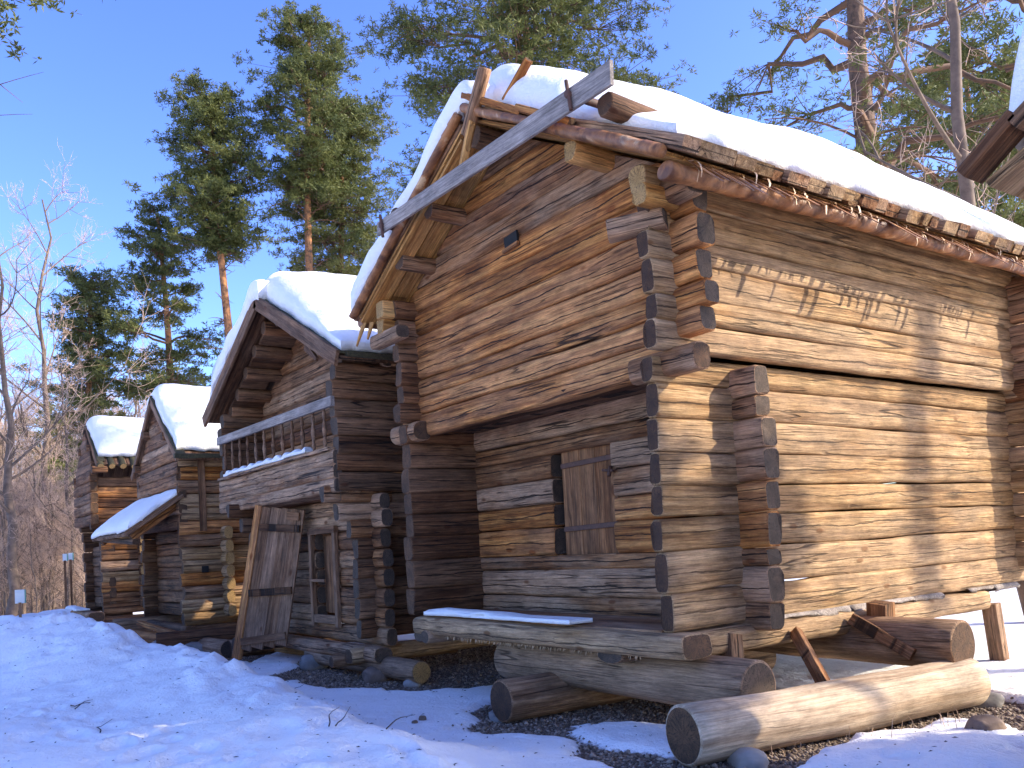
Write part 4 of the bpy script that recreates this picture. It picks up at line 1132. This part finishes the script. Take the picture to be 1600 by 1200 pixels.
# ------------------------------------------------------------------ NEIGHBOUR at right edge (roof corner shows)
HN = empty('log_storehouse', (.0, 6.0, .0), 'storehouse cut off by the right edge, only its dark plank roof corner with snow showing', 'log building', 'raised log storehouses in a row')
xmn, zmn, sln = -.10, 4.52, .50
nl = -1.95
zz = list(np.linspace(.6, 3.45, 12))
wallY(HN, nl+.09, 5.15, 7.7, .18, zz, M['grey'], M['end'], n=8)
wallY(HN, 1.65-.09, 5.15, 7.7, .18, zz, M['grey'], M['end'], n=8)
wallX(HN, nl-.0, 1.65, 5.3, .18, half(zz)[1:], M['front'], M['end'], n=8)
wallX(HN, nl-.0, 1.65, 7.55, .18, half(zz)[1:], M['front'], M['end'], n=8)
def gnclip(z):
    w = (zmn-.1-z)/sln; return (xmn-w, xmn+w)
for i in range(4):
    zc = 3.58+.27*i; a, b = gnclip(zc-.13)
    for yy in (5.3, 7.55):
        log(HN, (max(a, nl), yy, zc), (min(b, 1.65), yy, zc), .28, .17, M['front'], M['end'], clip=gnclip, n=8, seg=8)
for s in (-1, 1):
    n_ = Vector((s*sln, 0, 1)).normalized(); dn = Vector((s, 0, -sln)).normalized()
    # underside golden board
    xe = xmn+s*2.12
    y = 4.78
    while y < 8.0:
        board(HN, (xmn, y+.14, zmn-.05), (xe, y+.14, zmn-.05-sln*2.12), .27, .045, M['side'], name='roof_board', up=n_); y += .28
    # rake covering planks, stepped
    k = 0; d = 0.0
    while d < 2.45:
        L = .30
        a = Vector((xmn, 4.74, zmn+.04))+dn*(2.45-d); b = a-dn*(L+.04)
        a = a+Vector((0, 0, .006+.02*(k % 2)))
        board(HN, a+n_*(-.01), b+n_*.055, .2, .075, M['dark'], name='rake_slat', up=n_, bevel=.012); d += L; k += 1
snow_slab('roof_snow', lambda x, y: zmn+.1-sln*np.sqrt((x-xmn)**2+.02), xmn-2.02, xmn+2.1, 4.82, 8.0, lambda x, y: np.interp(np.abs(x-xmn), [0, 1.0, 1.8, 1.95, 2.1], [.95, .9, .75, .5, .1]), 'steep lumpy snow edge on the roof corner at the right edge', 'snow on the storehouse roofs', nxn=60, nyn=40, edge=.12, emin=.08, seed=77, lump=.16)
for x in (-1.2, .9):
    o = log(None, (x, 5.0, .3), (x, 8.0, .3), .5, .5, M['rounddark'], M['end'], n=12, roundlog=True, name='support_log')
    tag(o, 'support log beneath the storehouse beyond the right edge', 'support log', 'support logs under the storehouse beyond the right edge')

# ------------------------------------------------------------------ stones and debris
def stone(x, y, z, sx, sy, sz, mat, label, name='stone', group='stones lying around the storehouses', seed=0, kind=None, sub=2):
    v, f = ico()
    V = [Vector(p) for p in v]; F = [tuple(t) for t in f]
    for _ in range(sub):
        cache = {}; NF = []
        def mid(a, b):
            k = (min(a, b), max(a, b))
            if k not in cache: V.append(((V[a]+V[b])/2).normalized()); cache[k] = len(V)-1
            return cache[k]
        for (a, b, c) in F:
            ab, bc, ca = mid(a, b), mid(b, c), mid(c, a)
            NF += [(a, ab, ca), (b, bc, ab), (c, ca, bc), (ab, bc, ca)]
        F = NF
    P = np.array([tuple(p) for p in V])
    P = np.sign(P)*np.abs(P)**.75
    r = 1+fbm(P[:, 0]*1.7+seed*7.7+P[:, 2], P[:, 1]*1.7+seed*3.1-P[:, 2]*1.3, 4)*.5
    P = P*r[:, None]*np.array([sx, sy, sz])
    me = mesh_data(name, P, F, [mat], smooth=True)
    o = link(name, me, None, (x, y, z)); o.rotation_euler = (0, 0, seed*1.3)
    tag(o, label, name.replace('_', ' ').split()[-1], group); return o
stone(-3.35, 6.55, .12, .13, .11, .09, M['stonebrown'], 'squarish brown stone on the snow at lower right', seed=1)
stone(-4.25, 5.0, .03, .16, .13, .09, M['stonelight'], 'yellowish flat stone wedged under the front end of the pale peeled log', seed=2)
stone(-4.05, 7.9, .03, .17, .14, .09, M['stone'], 'dark flat stone under the far end of the pale peeled log', seed=3)
stone(-7.0, 4.85, .02, .2, .16, .07, M['stone'], 'flat stone beneath the dark lower log at left of the crossed logs', seed=4)
stone(-9.55, 5.25, .03, .11, .1, .06, M['stonelight'], 'small pale stone below the sunlit orange log end', seed=5)
stone(-12.3, 5.15, .08, .22, .2, .14, M['stone'], 'rounded dark stone under the left end of the short round log', seed=6)
stone(-10.35, 5.15, .06, .2, .16, .12, M['stonebrown'], 'blocky brown stone under the middle of the short round log', seed=7)
stone(-16.0, 4.55, .05, .3, .25, .18, M['stone'], 'dark boulder beneath the blackened log beside the leaning door', seed=8)
stone(-17.3, 4.25, .12, .22, .12, .12, M['stonelight'], 'pale stone in front of the orange brown log below the canopy', seed=9)
stone(-7.35, 4.12, .07, .035, .03, .03, M['stonebrown'], 'tiny reddish stone on the snow left of the gravel', seed=10)
stone(-7.25, 3.98, .07, .03, .025, .02, M['stonebrown'], 'tiny dark stone on the snow edge nearest the gravel', seed=11)
stone(-11.9, 3.72, gz(-11.9, 3.72)+.05, .12, .1, .09, M['snow'], 'loose lump of snow on the path before the leaning door', name='snow_lump', group='loose snow lumps', seed=12)
stone(-11.6, 3.85, gz(-11.6, 3.85)+.04, .10, .09, .06, M['snow'], 'smaller snow lump touching the loose one before the leaning door', name='snow_lump', group='loose snow lumps', seed=13)
stone(-25.5, 3.6, gz(-25.5, 3.6)+.1, 1.3, .8, .38, M['snow'], 'big rounded snow heap before the farthest storehouse', name='snow_heap', group='loose snow lumps', seed=14, sub=3)
stone(-15.6, 3.7, .06, .1, .08, .06, M['stone'], 'small grey stone in the dip of the snow bank', seed=15)

def twig(pts, r, label):
    V = []; F = []; n = 5
    P = [Vector(p) for p in pts]; base = P[0].copy()
    for i, p in enumerate(P):
        d = (P[min(i+1, len(P)-1)]-P[max(i-1, 0)]).normalized(); s = d.cross(Vector((.3, .2, 1))).normalized(); u = s.cross(d)
        rr = r*(1-.7*i/(len(P)-1))
        for j in range(n): V.append(p-base+(s*cos(2*pi*j/n)+u*sin(2*pi*j/n))*rr)
    for i in range(len(P)-1):
        for j in range(n): a = i*n+j; b = i*n+(j+1) % n; F.append((a, b, b+n, a+n))
    o = link('fallen_twig', mesh_data('fallen_twig', V, F, [M['litter']]), None, base)
    tag(o, label, 'twig', 'fallen twigs on the snow')
def gtwig(x, y, ang, L, lift, label, r=.006):
    pts = []
    for i in range(6):
        f = i/5; px_ = x+cos(ang+.5*sin(f*3))*L*f; py_ = y+sin(ang+.5*sin(f*3))*L*f
        pts.append((px_, py_, gz(px_, py_)+.01+lift*f))
    twig(pts, r, label)
gtwig(-5.9, 3.0, 1.2, .22, .14, 'thin forked twig sticking up from the snow at bottom centre')
gtwig(-6.35, 2.75, 2.2, .2, .10, 'short curved twig on the snow left of the forked one')
gtwig(-6.3, 2.78, .9, .12, .12, 'tiny twig crossing the short curved twig')
gtwig(-9.6, 3.62, .9, .25, .16, 'dark twig rising from the snow beside the gravel before the gallery storehouse')
gtwig(-8.2, 1.5, 2.6, .35, .02, 'long thin twig lying on the foreground snow bank')
gtwig(-9.6, 1.5, .3, .3, .06, 'small branching twig at the far left of the foreground snow')
gtwig(-9.5, 1.52, 1.4, .16, .05, 'stubby twig joined to the branching one at far left')
def litter():
    n = 900; x = RNG.uniform(-16, -2.5, n); y = RNG.uniform(.3, 6.5, n); h, s = ground_h(x, y)
    k = s > .6; x, y, h = x[k], y[k], h[k]; n = len(x)
    a = RNG.uniform(0, 6.28, n); L = RNG.uniform(.006, .028, n); w = RNG.uniform(.002, .007, n)
    dx, dy = np.cos(a)*L, np.sin(a)*L; ox, oy = -np.sin(a)*w, np.cos(a)*w
    z = h+.006
    P = np.stack([np.stack([x-dx, y-dy, z], -1), np.stack([x+ox, y+oy, z+.008], -1), np.stack([x+dx, y+dy, z+.003], -1), np.stack([x-ox, y-oy, z+.001], -1)], 1).reshape(-1, 3)
    F = np.arange(n*4).reshape(-1, 4)
    o = link('needle_litter', mesh_np('needle_litter', P, F, [M['litter']])); tag(o, 'scattered bark flakes and needles on the snow', 'litter', kind='stuff')
litter()
def grass_straws():
    P = []; F = []
    for k in range(46):
        cx, cy = random.choice([(-3.75, 6.6), (-3.65, 7.1), (-3.3, 7.3), (-3.95, 6.0), (-4.3, 5.3)])
        x = cx+random.gauss(0, .10); y = cy+random.gauss(0, .14); z = gz(x, y)-.01
        a = random.uniform(0, 6.28); L = random.uniform(.08, .22); d = Vector((cos(a), sin(a), 0))
        b = Vector((x, y, z)); m_ = b+Vector((0, 0, L*.6))+d*L*.2; t = b+Vector((0, 0, L*.8))+d*L*.6; s = Vector((-d.y, d.x, 0))*.0022
        i = len(P); P += [b-s, b+s, m_+s, m_-s, t]; F += [(i, i+1, i+2, i+3)]; F2 = (i+3, i+2, i+4, i+4)
        F += [(i+3, i+2, i+4)]
    o = link('dry_grass', mesh_data('dry_grass', P, F, [M['curl']])); tag(o, 'dry yellow grass straws along the pale peeled log', 'grass', kind='stuff')
grass_straws()
# rough bark shreds hanging below the sill
def shreds():
    P = []; F = []
    for k in range(260):
        x = random.uniform(-8.5, -5.4); L = random.uniform(.01, .05); w = random.uniform(.002, .007); y = 5.10+random.uniform(-.03, .04)
        i = len(P); z = .672; P += [Vector((x-w, y, z)), Vector((x+w, y, z)), Vector((x+random.uniform(-.01, .01), y-.01, z-L))]; F.append((i, i+1, i+2))
    me = mesh_data('bark_shreds', [p-H.location for p in P], F, [M['curl']]); o = link('bark_shreds', me, H); o['kind'] = 'stuff'
shreds()

# ------------------------------------------------------------------ trees
class TB:
    def __init__(s): s.V = []; s.T = []; s.n = 0
    def tube(s, pts, rad, n=6):
        pts = np.asarray(pts, float); m = len(pts); rad = np.asarray(rad, float)
        d = np.gradient(pts, axis=0); d /= np.linalg.norm(d, axis=1)[:, None]+1e-9
        ref = np.array([.31, .22, .93]) if abs(d[0, 2]) < .8 else np.array([.93, .3, .1])
        a = np.cross(d, ref); a /= np.linalg.norm(a, axis=1)[:, None]+1e-9; b = np.cross(d, a)
        th = np.linspace(0, 2*pi, n, endpoint=False)
        P = pts[:, None]+rad[:, None, None]*(a[:, None]*np.cos(th)[None, :, None]+b[:, None]*np.sin(th)[None, :, None])
        i = np.arange(m-1)[:, None]*n; j = np.arange(n)[None]; jn = (j+1) % n
        A = (i+j).ravel(); B = (i+jn).ravel(); C = (i+n+jn).ravel(); D = (i+n+j).ravel()
        s.V.append(P.reshape(-1, 3)); s.T.append(np.stack([A, B, C, D], 1)+s.n); s.n += m*n
    def mesh(s, name, mats, smooth=True):
        return mesh_np(name, np.concatenate(s.V), np.concatenate(s.T), mats, smooth)
def bez(p0, p1, p2, n=8):
    t = np.linspace(0, 1, n)[:, None]
    return (1-t)**2*np.asarray(p0)+2*t*(1-t)*np.asarray(p1)+t*t*np.asarray(p2)
def needles(centres, rng, size=.2, per=9, width=.028):
    """small sprays of flat needles bundles"""
    n = len(centres)
    d = rng.normal(size=(n, per, 3)); d[..., 2] = d[..., 2]*.7+.25; d /= np.linalg.norm(d, axis=2)[..., None]
    L = size*rng.uniform(.6, 1.25, (n, per, 1))
    s = np.cross(d, rng.normal(size=(n, per, 3))); s /= np.linalg.norm(s, axis=2)[..., None]
    c = np.asarray(centres)[:, None]
    w = width*rng.uniform(.7, 1.3, (n, per, 1))
    A = c+d*L*.05-s*w*.3; B = c+d*L*.55+s*w; Cc = c+d*L; D = c+d*L*.55-s*w
    P = np.stack([A, B, Cc, D], 2).reshape(-1, 3)
    return P, np.arange(len(P)).reshape(-1, 4)

def pine(base, Ht, label, cb=.45, R=3.0, seed=0, tr=.24, lean=(0, 0), npads=30, dens=1.0, warm=False, tuft=.22, prof=None, dead=8, per=8, extra=(), group='pines behind the storehouses', padr=1.0, wid=.030, droop=.0, trunk_pts=None, bark='pinetrunk'):
    rng = np.random.default_rng(seed)
    base = np.array([base[0], base[1], base[2] if len(base) > 2 else 0.], float)
    base[2] = gz(base[0], base[1])
    root = empty('pine_tree', tuple(base), label, 'pine tree', group)
    zs = np.linspace(0, 1, 14)
    off = np.stack([lean[0]*zs**1.3+.25*np.sin(zs*5+seed), lean[1]*zs**1.3+.25*np.sin(zs*4+seed*2), zs*Ht-.3], 1)
    off[0, :2] = 0
    if trunk_pts is not None: off = np.array(trunk_pts, float); zs = off[:, 2]/Ht
    rad = tr*(1-zs*.80)+.02; rad[0] *= 1.25
    tb = TB(); tb.tube(off, rad, 12)
    link('trunk', tb.mesh('trunk', [M[bark]]), root)
    tp = lambda z: np.array([np.interp(z, off[:, 2], off[:, 0]), np.interp(z, off[:, 2], off[:, 1]), z])
    prof = prof or [(0, .55), (.25, .95), (.5, 1.0), (.75, .8), (1.0, .25)]
    lb = TB(); cen = []
    pads = []
    ga = rng.random()*6.28
    for k in range(npads):
        f = (k+rng.random()*.8)/npads
        z = Ht*(cb+(1-cb)*f)
        ga += 2.4+rng.normal()*.35
        rr = R*np.interp(f, [p[0] for p in prof], [p[1] for p in prof])*rng.uniform(.35, 1.08)
        pads.append((ga, z, rr, padr*rng.uniform(.65, 1.2)*(1.15-.4*f)))
    for e in extra: pads.append(e)
    for (a, z, rr, pr) in pads:
        z0 = z-rr*rng.uniform(.1, .45)+droop*rr; z0 = min(max(z0, Ht*cb*.8), Ht*.97)
        c = tp(z); p2 = np.array([c[0]+cos(a)*rr, c[1]+sin(a)*rr, z])
        c0 = tp(z0)
        mid = (c0+p2)/2+np.array([rng.normal()*.2, rng.normal()*.2, .25*rr*rng.uniform(.2, 1)])
        lim = bez(c0, mid, p2, 8)
        lim[1:-1] += rng.normal(size=(6, 3))*.05*max(rr, .6)
        r0 = min(tr*.26, .03+.028*rr)
        lb.tube(lim, np.linspace(r0, .018, 8), 5)
        ns = max(7, int(20*pr*dens))
        for q in range(ns):
            u = rng.normal(size=3)*np.array([.72, .72, .22])*pr
            sc = p2+u+np.array([0, 0, .12*pr])
            t0 = lim[rng.integers(4, 8)]
            m2 = (t0+sc)/2+rng.normal(size=3)*.1
            lb.tube(bez(t0, m2, sc, 4), [.014, .011, .009, .006], 3)
            nt_ = int(rng.uniform(7, 13))
            cen.append(sc+rng.normal(size=(nt_, 3))*np.array([.22, .22, .09])*min(1.3, .6+pr*.4))
    for k in range(dead):
        z = Ht*rng.uniform(cb*.55, cb*1.15); a = rng.random()*6.28; L = rng.uniform(.6, R*.7)
        c = tp(z); e = c+np.array([cos(a)*L, sin(a)*L, rng.uniform(-.3, .5)*L])
        br = bez(c, (c+e)/2+np.array([0, 0, .2*L]), e, 6)
        lb.tube(br, np.linspace(.035, .008, 6), 4)
        for q in range(5):
            t0 = br[rng.integers(2, 6)]; e2 = t0+rng.normal(size=3)*.35*L*np.array([1, 1, .6])
            lb.tube(bez(t0, (t0+e2)/2+rng.normal(size=3)*.05, e2, 4), [.012, .009, .007, .004], 3)
    o = link('branches', lb.mesh('branches', [M['pinelimb']]), root); o['kind'] = 'stuff'
    cen = np.concatenate(cen)
    P, F = needles(cen, rng, tuft, per, wid)
    o = link('crown', mesh_np('crown', P, F, [M['needlewarm'] if warm else M['needle']]), root); o['kind'] = 'stuff'
    return root

pine((-41.3, 7.6, .2), 15.6, 'bushy yellow green pine left of the thin dark pine, above the farthest roofs', cb=.34, R=1.7, seed=11, tr=.22, npads=46, warm=True, tuft=.20, wid=.018, per=14, prof=[(0, .8), (.4, 1.), (.8, .6), (1, .12)], padr=.85)
pine((-38.7, 10.0, .2), 17.2, 'pine with orange lower trunk and dead twigs near its top, third from the left', cb=.52, R=2.0, seed=12, tr=.24, npads=22, tuft=.20, wid=.018, per=14, prof=[(0, 1.), (.35, 1.0), (.6, .6), (1, .12)], dead=30, padr=.8)
pine((-35.9, 11.9, .2), 21.2, 'tall narrow pine with bare straight trunk left of the twin pines', cb=.67, R=1.35, seed=13, tr=.25, npads=34, tuft=.20, wid=.018, per=14, dead=14, padr=.85, prof=[(0, .6), (.3, .9), (.6, 1.0), (.85, .85), (1, .5)])
pine((-34.5, 15.3, .2), 24.4, 'tallest pine of the left group with the highest pointed crown', cb=.67, R=1.9, seed=14, tr=.26, npads=34, tuft=.20, wid=.018, per=14, dead=14, padr=.95, prof=[(0, .5), (.3, .9), (.55, 1.0), (.8, .7), (1, .35)])
pine((-36.3, 16.6, .2), 21.6, 'wide pine with slightly leaning trunk right of the tallest one', cb=.64, R=1.8, seed=15, tr=.26, npads=34, warm=True, tuft=.20, wid=.018, per=14, dead=10, padr=.95, lean=(.4, .6), prof=[(0, .75), (.4, 1.), (.8, .9), (1, .4)])
pine((-40, 23.5, .2), 17.5, 'lower green pine crown peeping behind the gallery storehouse roof', cb=.5, R=3.2, seed=16, tr=.2, npads=26, warm=True, tuft=.22, wid=.02, per=14, padr=1.3)
pine((-31, 19.5, .2), 17.6, 'dark pine between the wide pine and the largest roof', cb=.5, R=1.2, seed=17, tr=.2, npads=26, tuft=.20, wid=.018, per=14, padr=1.1)
pine((-18.95, 14.8, .1), 18.5, 'big spreading pine rising directly behind the peak of the largest roof', cb=.66, R=3.5, seed=18, tr=.27, npads=36, tuft=.15, wid=.013, dens=1.5, per=15, padr=1.0, dead=8, prof=[(0, .9), (.3, 1.05), (.7, 1.), (1, .5)])
# right hand pines
pine((-9.35, 16.6, .1), 16.5, 'old pine with thick crooked trunk and sparse limbs behind the largest roof at right', cb=.50, R=3.3, seed=19, tr=.36, npads=34, tuft=.13, wid=.011, dens=1.0, per=12, padr=.66, dead=26, droop=.35, bark='pinetrunkgrey',
     trunk_pts=[(0.0, 0, -.3), (0, 0, 2), (-.03, 0, 4), (.05, .0, 6), (-.10, 0, 7.2), (-.42, -.1, 8.2), (-.55, -.15, 9.2), (-.6, -.2, 11), (-.5, -.2, 14), (-.3, 0, 16.4)], prof=[(0, 1.1), (.4, 1.1), (.8, .9), (1, .4)])
pine((-9.2, 23.5, .1), 19, 'pine at the right edge behind the bare leaning tree', cb=.42, R=3.8, seed=20, tr=.25, npads=26, tuft=.16, wid=.014, per=12, dens=1.0, padr=.85, dead=12)
pine((-14.5, 30, .1), 17, 'distant yellow green pine low between the trunks at right', cb=.35, R=3.6, seed=22, tr=.25, npads=30, warm=True, tuft=.25, wid=.036, padr=1.1)
# tree at upper left corner, its trunk outside the frame
pine((-22.0, 1.0, .3), 18.5, 'pine outside the left edge whose branch enters the upper left corner', cb=.72, R=2.6, seed=23, tr=.25, npads=34, tuft=.2, wid=.026, dens=1.2)
# tall pine throws the trunk shadow; the other four are added, unseen, for shade
pine((4.6, 20.1, .0), 27, 'tall pine standing to the right beyond the picture', cb=.82, R=3.0, seed=24, tr=.22, npads=26, tuft=.28, wid=.05, group='pines to the right beyond the picture', dead=2)
pine((4.0, 11.2, .0), 11.3, 'added unseen bushy pine right of the picture, shading the foreground snow', cb=.3, R=1.0, seed=25, tr=.2, npads=46, tuft=.28, wid=.06, group='pines to the right beyond the picture', dens=1.3, prof=[(0, 1), (.8, .95), (1, .6)], padr=.8)
pine((3.2, 8.4, .0), 9.0, 'added unseen low bushy pine right of the picture, for foreground shade', cb=.45, R=1.5, seed=26, tr=.18, npads=34, tuft=.28, wid=.06, group='pines to the right beyond the picture', dens=1.2)
pine((4.0, 15.1, .0), 9.1, 'added unseen small round topped pine right of the picture, shading the lower wall corner', cb=.93, R=.55, seed=27, tr=.07, npads=16, tuft=.2, wid=.05, group='pines to the right beyond the picture', dens=2.4, dead=0, padr=.38, prof=[(0, 1), (.7, 1), (1, .8)])
pine((4.0, 13.6, .0), 11.0, 'added unseen slender round topped pine right of the picture, shading the left foreground', cb=.79, R=1.05, seed=28, tr=.08, npads=24, tuft=.2, wid=.05, group='pines to the right beyond the picture', dens=2.4, dead=0, padr=.42, prof=[(0, 1), (.7, 1), (1, .8)])

def bare_tree_mesh(Ht, seed, tr, spread=1.0, lv=(13, 6, 5, 4), cb=.25, twr=.010):
    rng = np.random.default_rng(seed); tb = TB(); tw = TB()
    zs = np.linspace(0, 1, 12)
    off = np.stack([np.cumsum(rng.normal(size=12)*.12)*Ht/12, np.cumsum(rng.normal(size=12)*.12)*Ht/12, zs*Ht-.2], 1); off[:, :2] -= off[0, :2]
    tb.tube(off, tr*(1-zs*.88)+.01, 8)
    def grow(p0, d, L, r, lev):
        d = d/np.linalg.norm(d); e = p0+d*L+np.array([0, 0, .12*L]); mid = (p0+e)/2+rng.normal(size=3)*L*.10
        n = [8, 5, 4, 3][min(lev, 3)]
        pts = bez(p0, mid, e, n)
        (tb if lev < 2 else tw).tube(pts, np.linspace(r, r*.35, n), [5, 4, 3, 3][min(lev, 3)])
        if lev < len(lv)-1:
            for k in range(lv[lev+1]):
                f = rng.uniform(.25, 1); q = pts[min(n-1, int(f*n))]
                dd = d+rng.normal(size=3)*.75; dd[2] += .25
                grow(q, dd, L*rng.uniform(.35, .6), max(r*.45, twr*.5), lev+1)
    for k in range(lv[0]):
        f = cb+(1-cb)*(k+rng.random())/lv[0]; i = f*11; p = np.array([np.interp(f, zs, off[:, j]) for j in range(3)])
        a = rng.random()*6.28; L = Ht*.32*spread*(1.15-f*.7)*rng.uniform(.6, 1.1)
        grow(p, np.array([cos(a), sin(a), .75]), L, tr*.38*(1.1-f*.7), 0)
    return tb.mesh('trunk', [M['baretrunk']]), tw.mesh('twigs', [M['twig']])
BT = [bare_tree_mesh(15, 100, .20, .9), bare_tree_mesh(13, 101, .13, .8), bare_tree_mesh(16, 102, .16, .85, cb=.35), bare_tree_mesh(10, 103, .09, .8, (14, 6, 4, 3), cb=.1), bare_tree_mesh(6, 104, .05, 1.2, (16, 6, 4, 3), cb=.03)]
def bare(x, y, var, s, rot, label, group, z=.2):
    z = gz(x, y)
    r = empty('bare_tree', (x, y, z), label, 'bare tree', group); r.rotation_euler = (0, 0, rot); r.scale = (s, s, s*random.uniform(.92, 1.1))
    a, b = BT[var]
    link('trunk', a, r); o = link('twigs', b, r); o['kind'] = 'stuff'
# left foreground bare trees which can be told apart
def azd(px, D):
    """ground point seen at column px (1600 wide), distance D"""
    d = f0+Rr*((px-800)/1385*1.0); d /= np.linalg.norm(d); return d[0]*D, d[1]*D
x, y = azd(8, 30); bare(x, y, 0, .78, .5, 'thick crooked bare tree at the left edge, dark against the woods', None)
x, y = azd(60, 34); bare(x, y, 2, .85, 2.1, 'tall forked bare tree right of the one at the left edge', None)
x, y = azd(100, 31); bare(x, y, 1, .62, 3.3, 'slanting bare trunk just left of the farthest storehouse', None)
rr_ = random.Random(5)
n = 0
for k in range(150):
    D = rr_.uniform(34, 90); px = rr_.uniform(-60, 240) if k < 124 else rr_.uniform(220, 1000)
    if px > 100: D = max(D, 47+(D-34)*.4)
    x, y = azd(px, D)
    v = rr_.choice([0, 1, 1, 2, 3, 3, 4]); s = rr_.uniform(.6, .95)*(1 if D < 70 else 1.15)
    if k >= 124: s *= .65
    bare(x, y, v, s, rr_.uniform(0, 6.28), 'thin bare tree in the reddish brown woods behind the row', 'bare trees of the woods behind the row')
for k in range(90):
    D = rr_.uniform(30, 60); x, y = azd(rr_.uniform(-40, 200), D)
    bare(x, y, 4, rr_.uniform(.5, .9), rr_.uniform(0, 6.28), 'low leafless sapling at the edge of the woods', 'leafless saplings at the edge of the woods')
# bare tree at right in front of the sky
x, y = azd(1610, 15.5)
b1, b2 = bare_tree_mesh(15, 207, .15, .55, (16, 5, 4, 3), cb=.3)
r = empty('bare_tree', (x, y, 0), 'slender bare tree with forked top right of the thick crooked pine', 'bare tree'); link('trunk', b1, r); o = link('twigs', b2, r); o['kind'] = 'stuff'

# ------------------------------------------------------------------ far shed, signs
x, y = azd(28, 56)
sh = empty('shed', (x, y, -2.0), 'low far shed with wide snowy roof glimpsed through the trees at left', 'shed')
b_ = Vector((x, y, -2.3))
for k in range(8):
    board(sh, b_+Vector((-2.5, -2.8, .15+k*.24)), b_+Vector((-2.5, 2.8, .15+k*.24)), .23, .1, M['red'], name='wall_board', up=(1, 0, 0))
    board(sh, b_+Vector((2.5, -2.8, .15+k*.24)), b_+Vector((2.5, 2.8, .15+k*.24)), .23, .1, M['red'], name='wall_board', up=(1, 0, 0))
    board(sh, b_+Vector((-2.5, -2.8, .15+k*.24)), b_+Vector((2.5, -2.8, .15+k*.24)), .23, .1, M['red'], name='wall_board', up=(0, -1, 0))
for s in (-1, 1):
    board(sh, b_+Vector((0, 0, 3.5)), b_+Vector((s*3, 0, 1.95)), 6.4, .1, M['plank'], name='roof_panel', up=(s*.5, 0, 1))
    board(sh, b_+Vector((0, 0, 3.75)), b_+Vector((s*3.1, 0, 2.15)), 6.5, .25, M['snow'], name='roof_snow_layer', up=(s*.5, 0, 1), bevel=.08)
def sign(px, D, z, w, h, label, green=True):
    x, y = azd(px, D); g0 = gz(x, y)
    d = Vector((-x, -y, 0)).normalized(); s = Vector((-d.y, d.x, 0))
    r = empty('notice_sign', (x, y, g0), label, 'sign', 'small white notice signs at the wood edge')
    c = Vector((x, y, z))
    board(r, c-Vector((0, 0, h/2)), c+Vector((0, 0, h/2)), w, .03, M['signface'], name='sign_panel', up=d)
    board(r, c-Vector((0, 0, h/2))-d*.018+s*.03, c+Vector((0, 0, h/2))-d*.018+s*.03, w, .02, M['signgreen'], name='sign_back', up=d)
    board(r, Vector((x, y, g0-.1)), c-Vector((0, 0, h/2-.02)), .06, .06, M['plank'], name='sign_post', up=d)
sign(26, 24, 1.05, .20, .32, 'white notice sign on a short post at the far left wood edge')
sign(98, 27, 1.95, .10, .2, 'left one of two small white notice signs left of the farthest storehouse')
sign(107, 27.2, 1.97, .10, .2, 'right one of two small white notice signs left of the farthest storehouse')
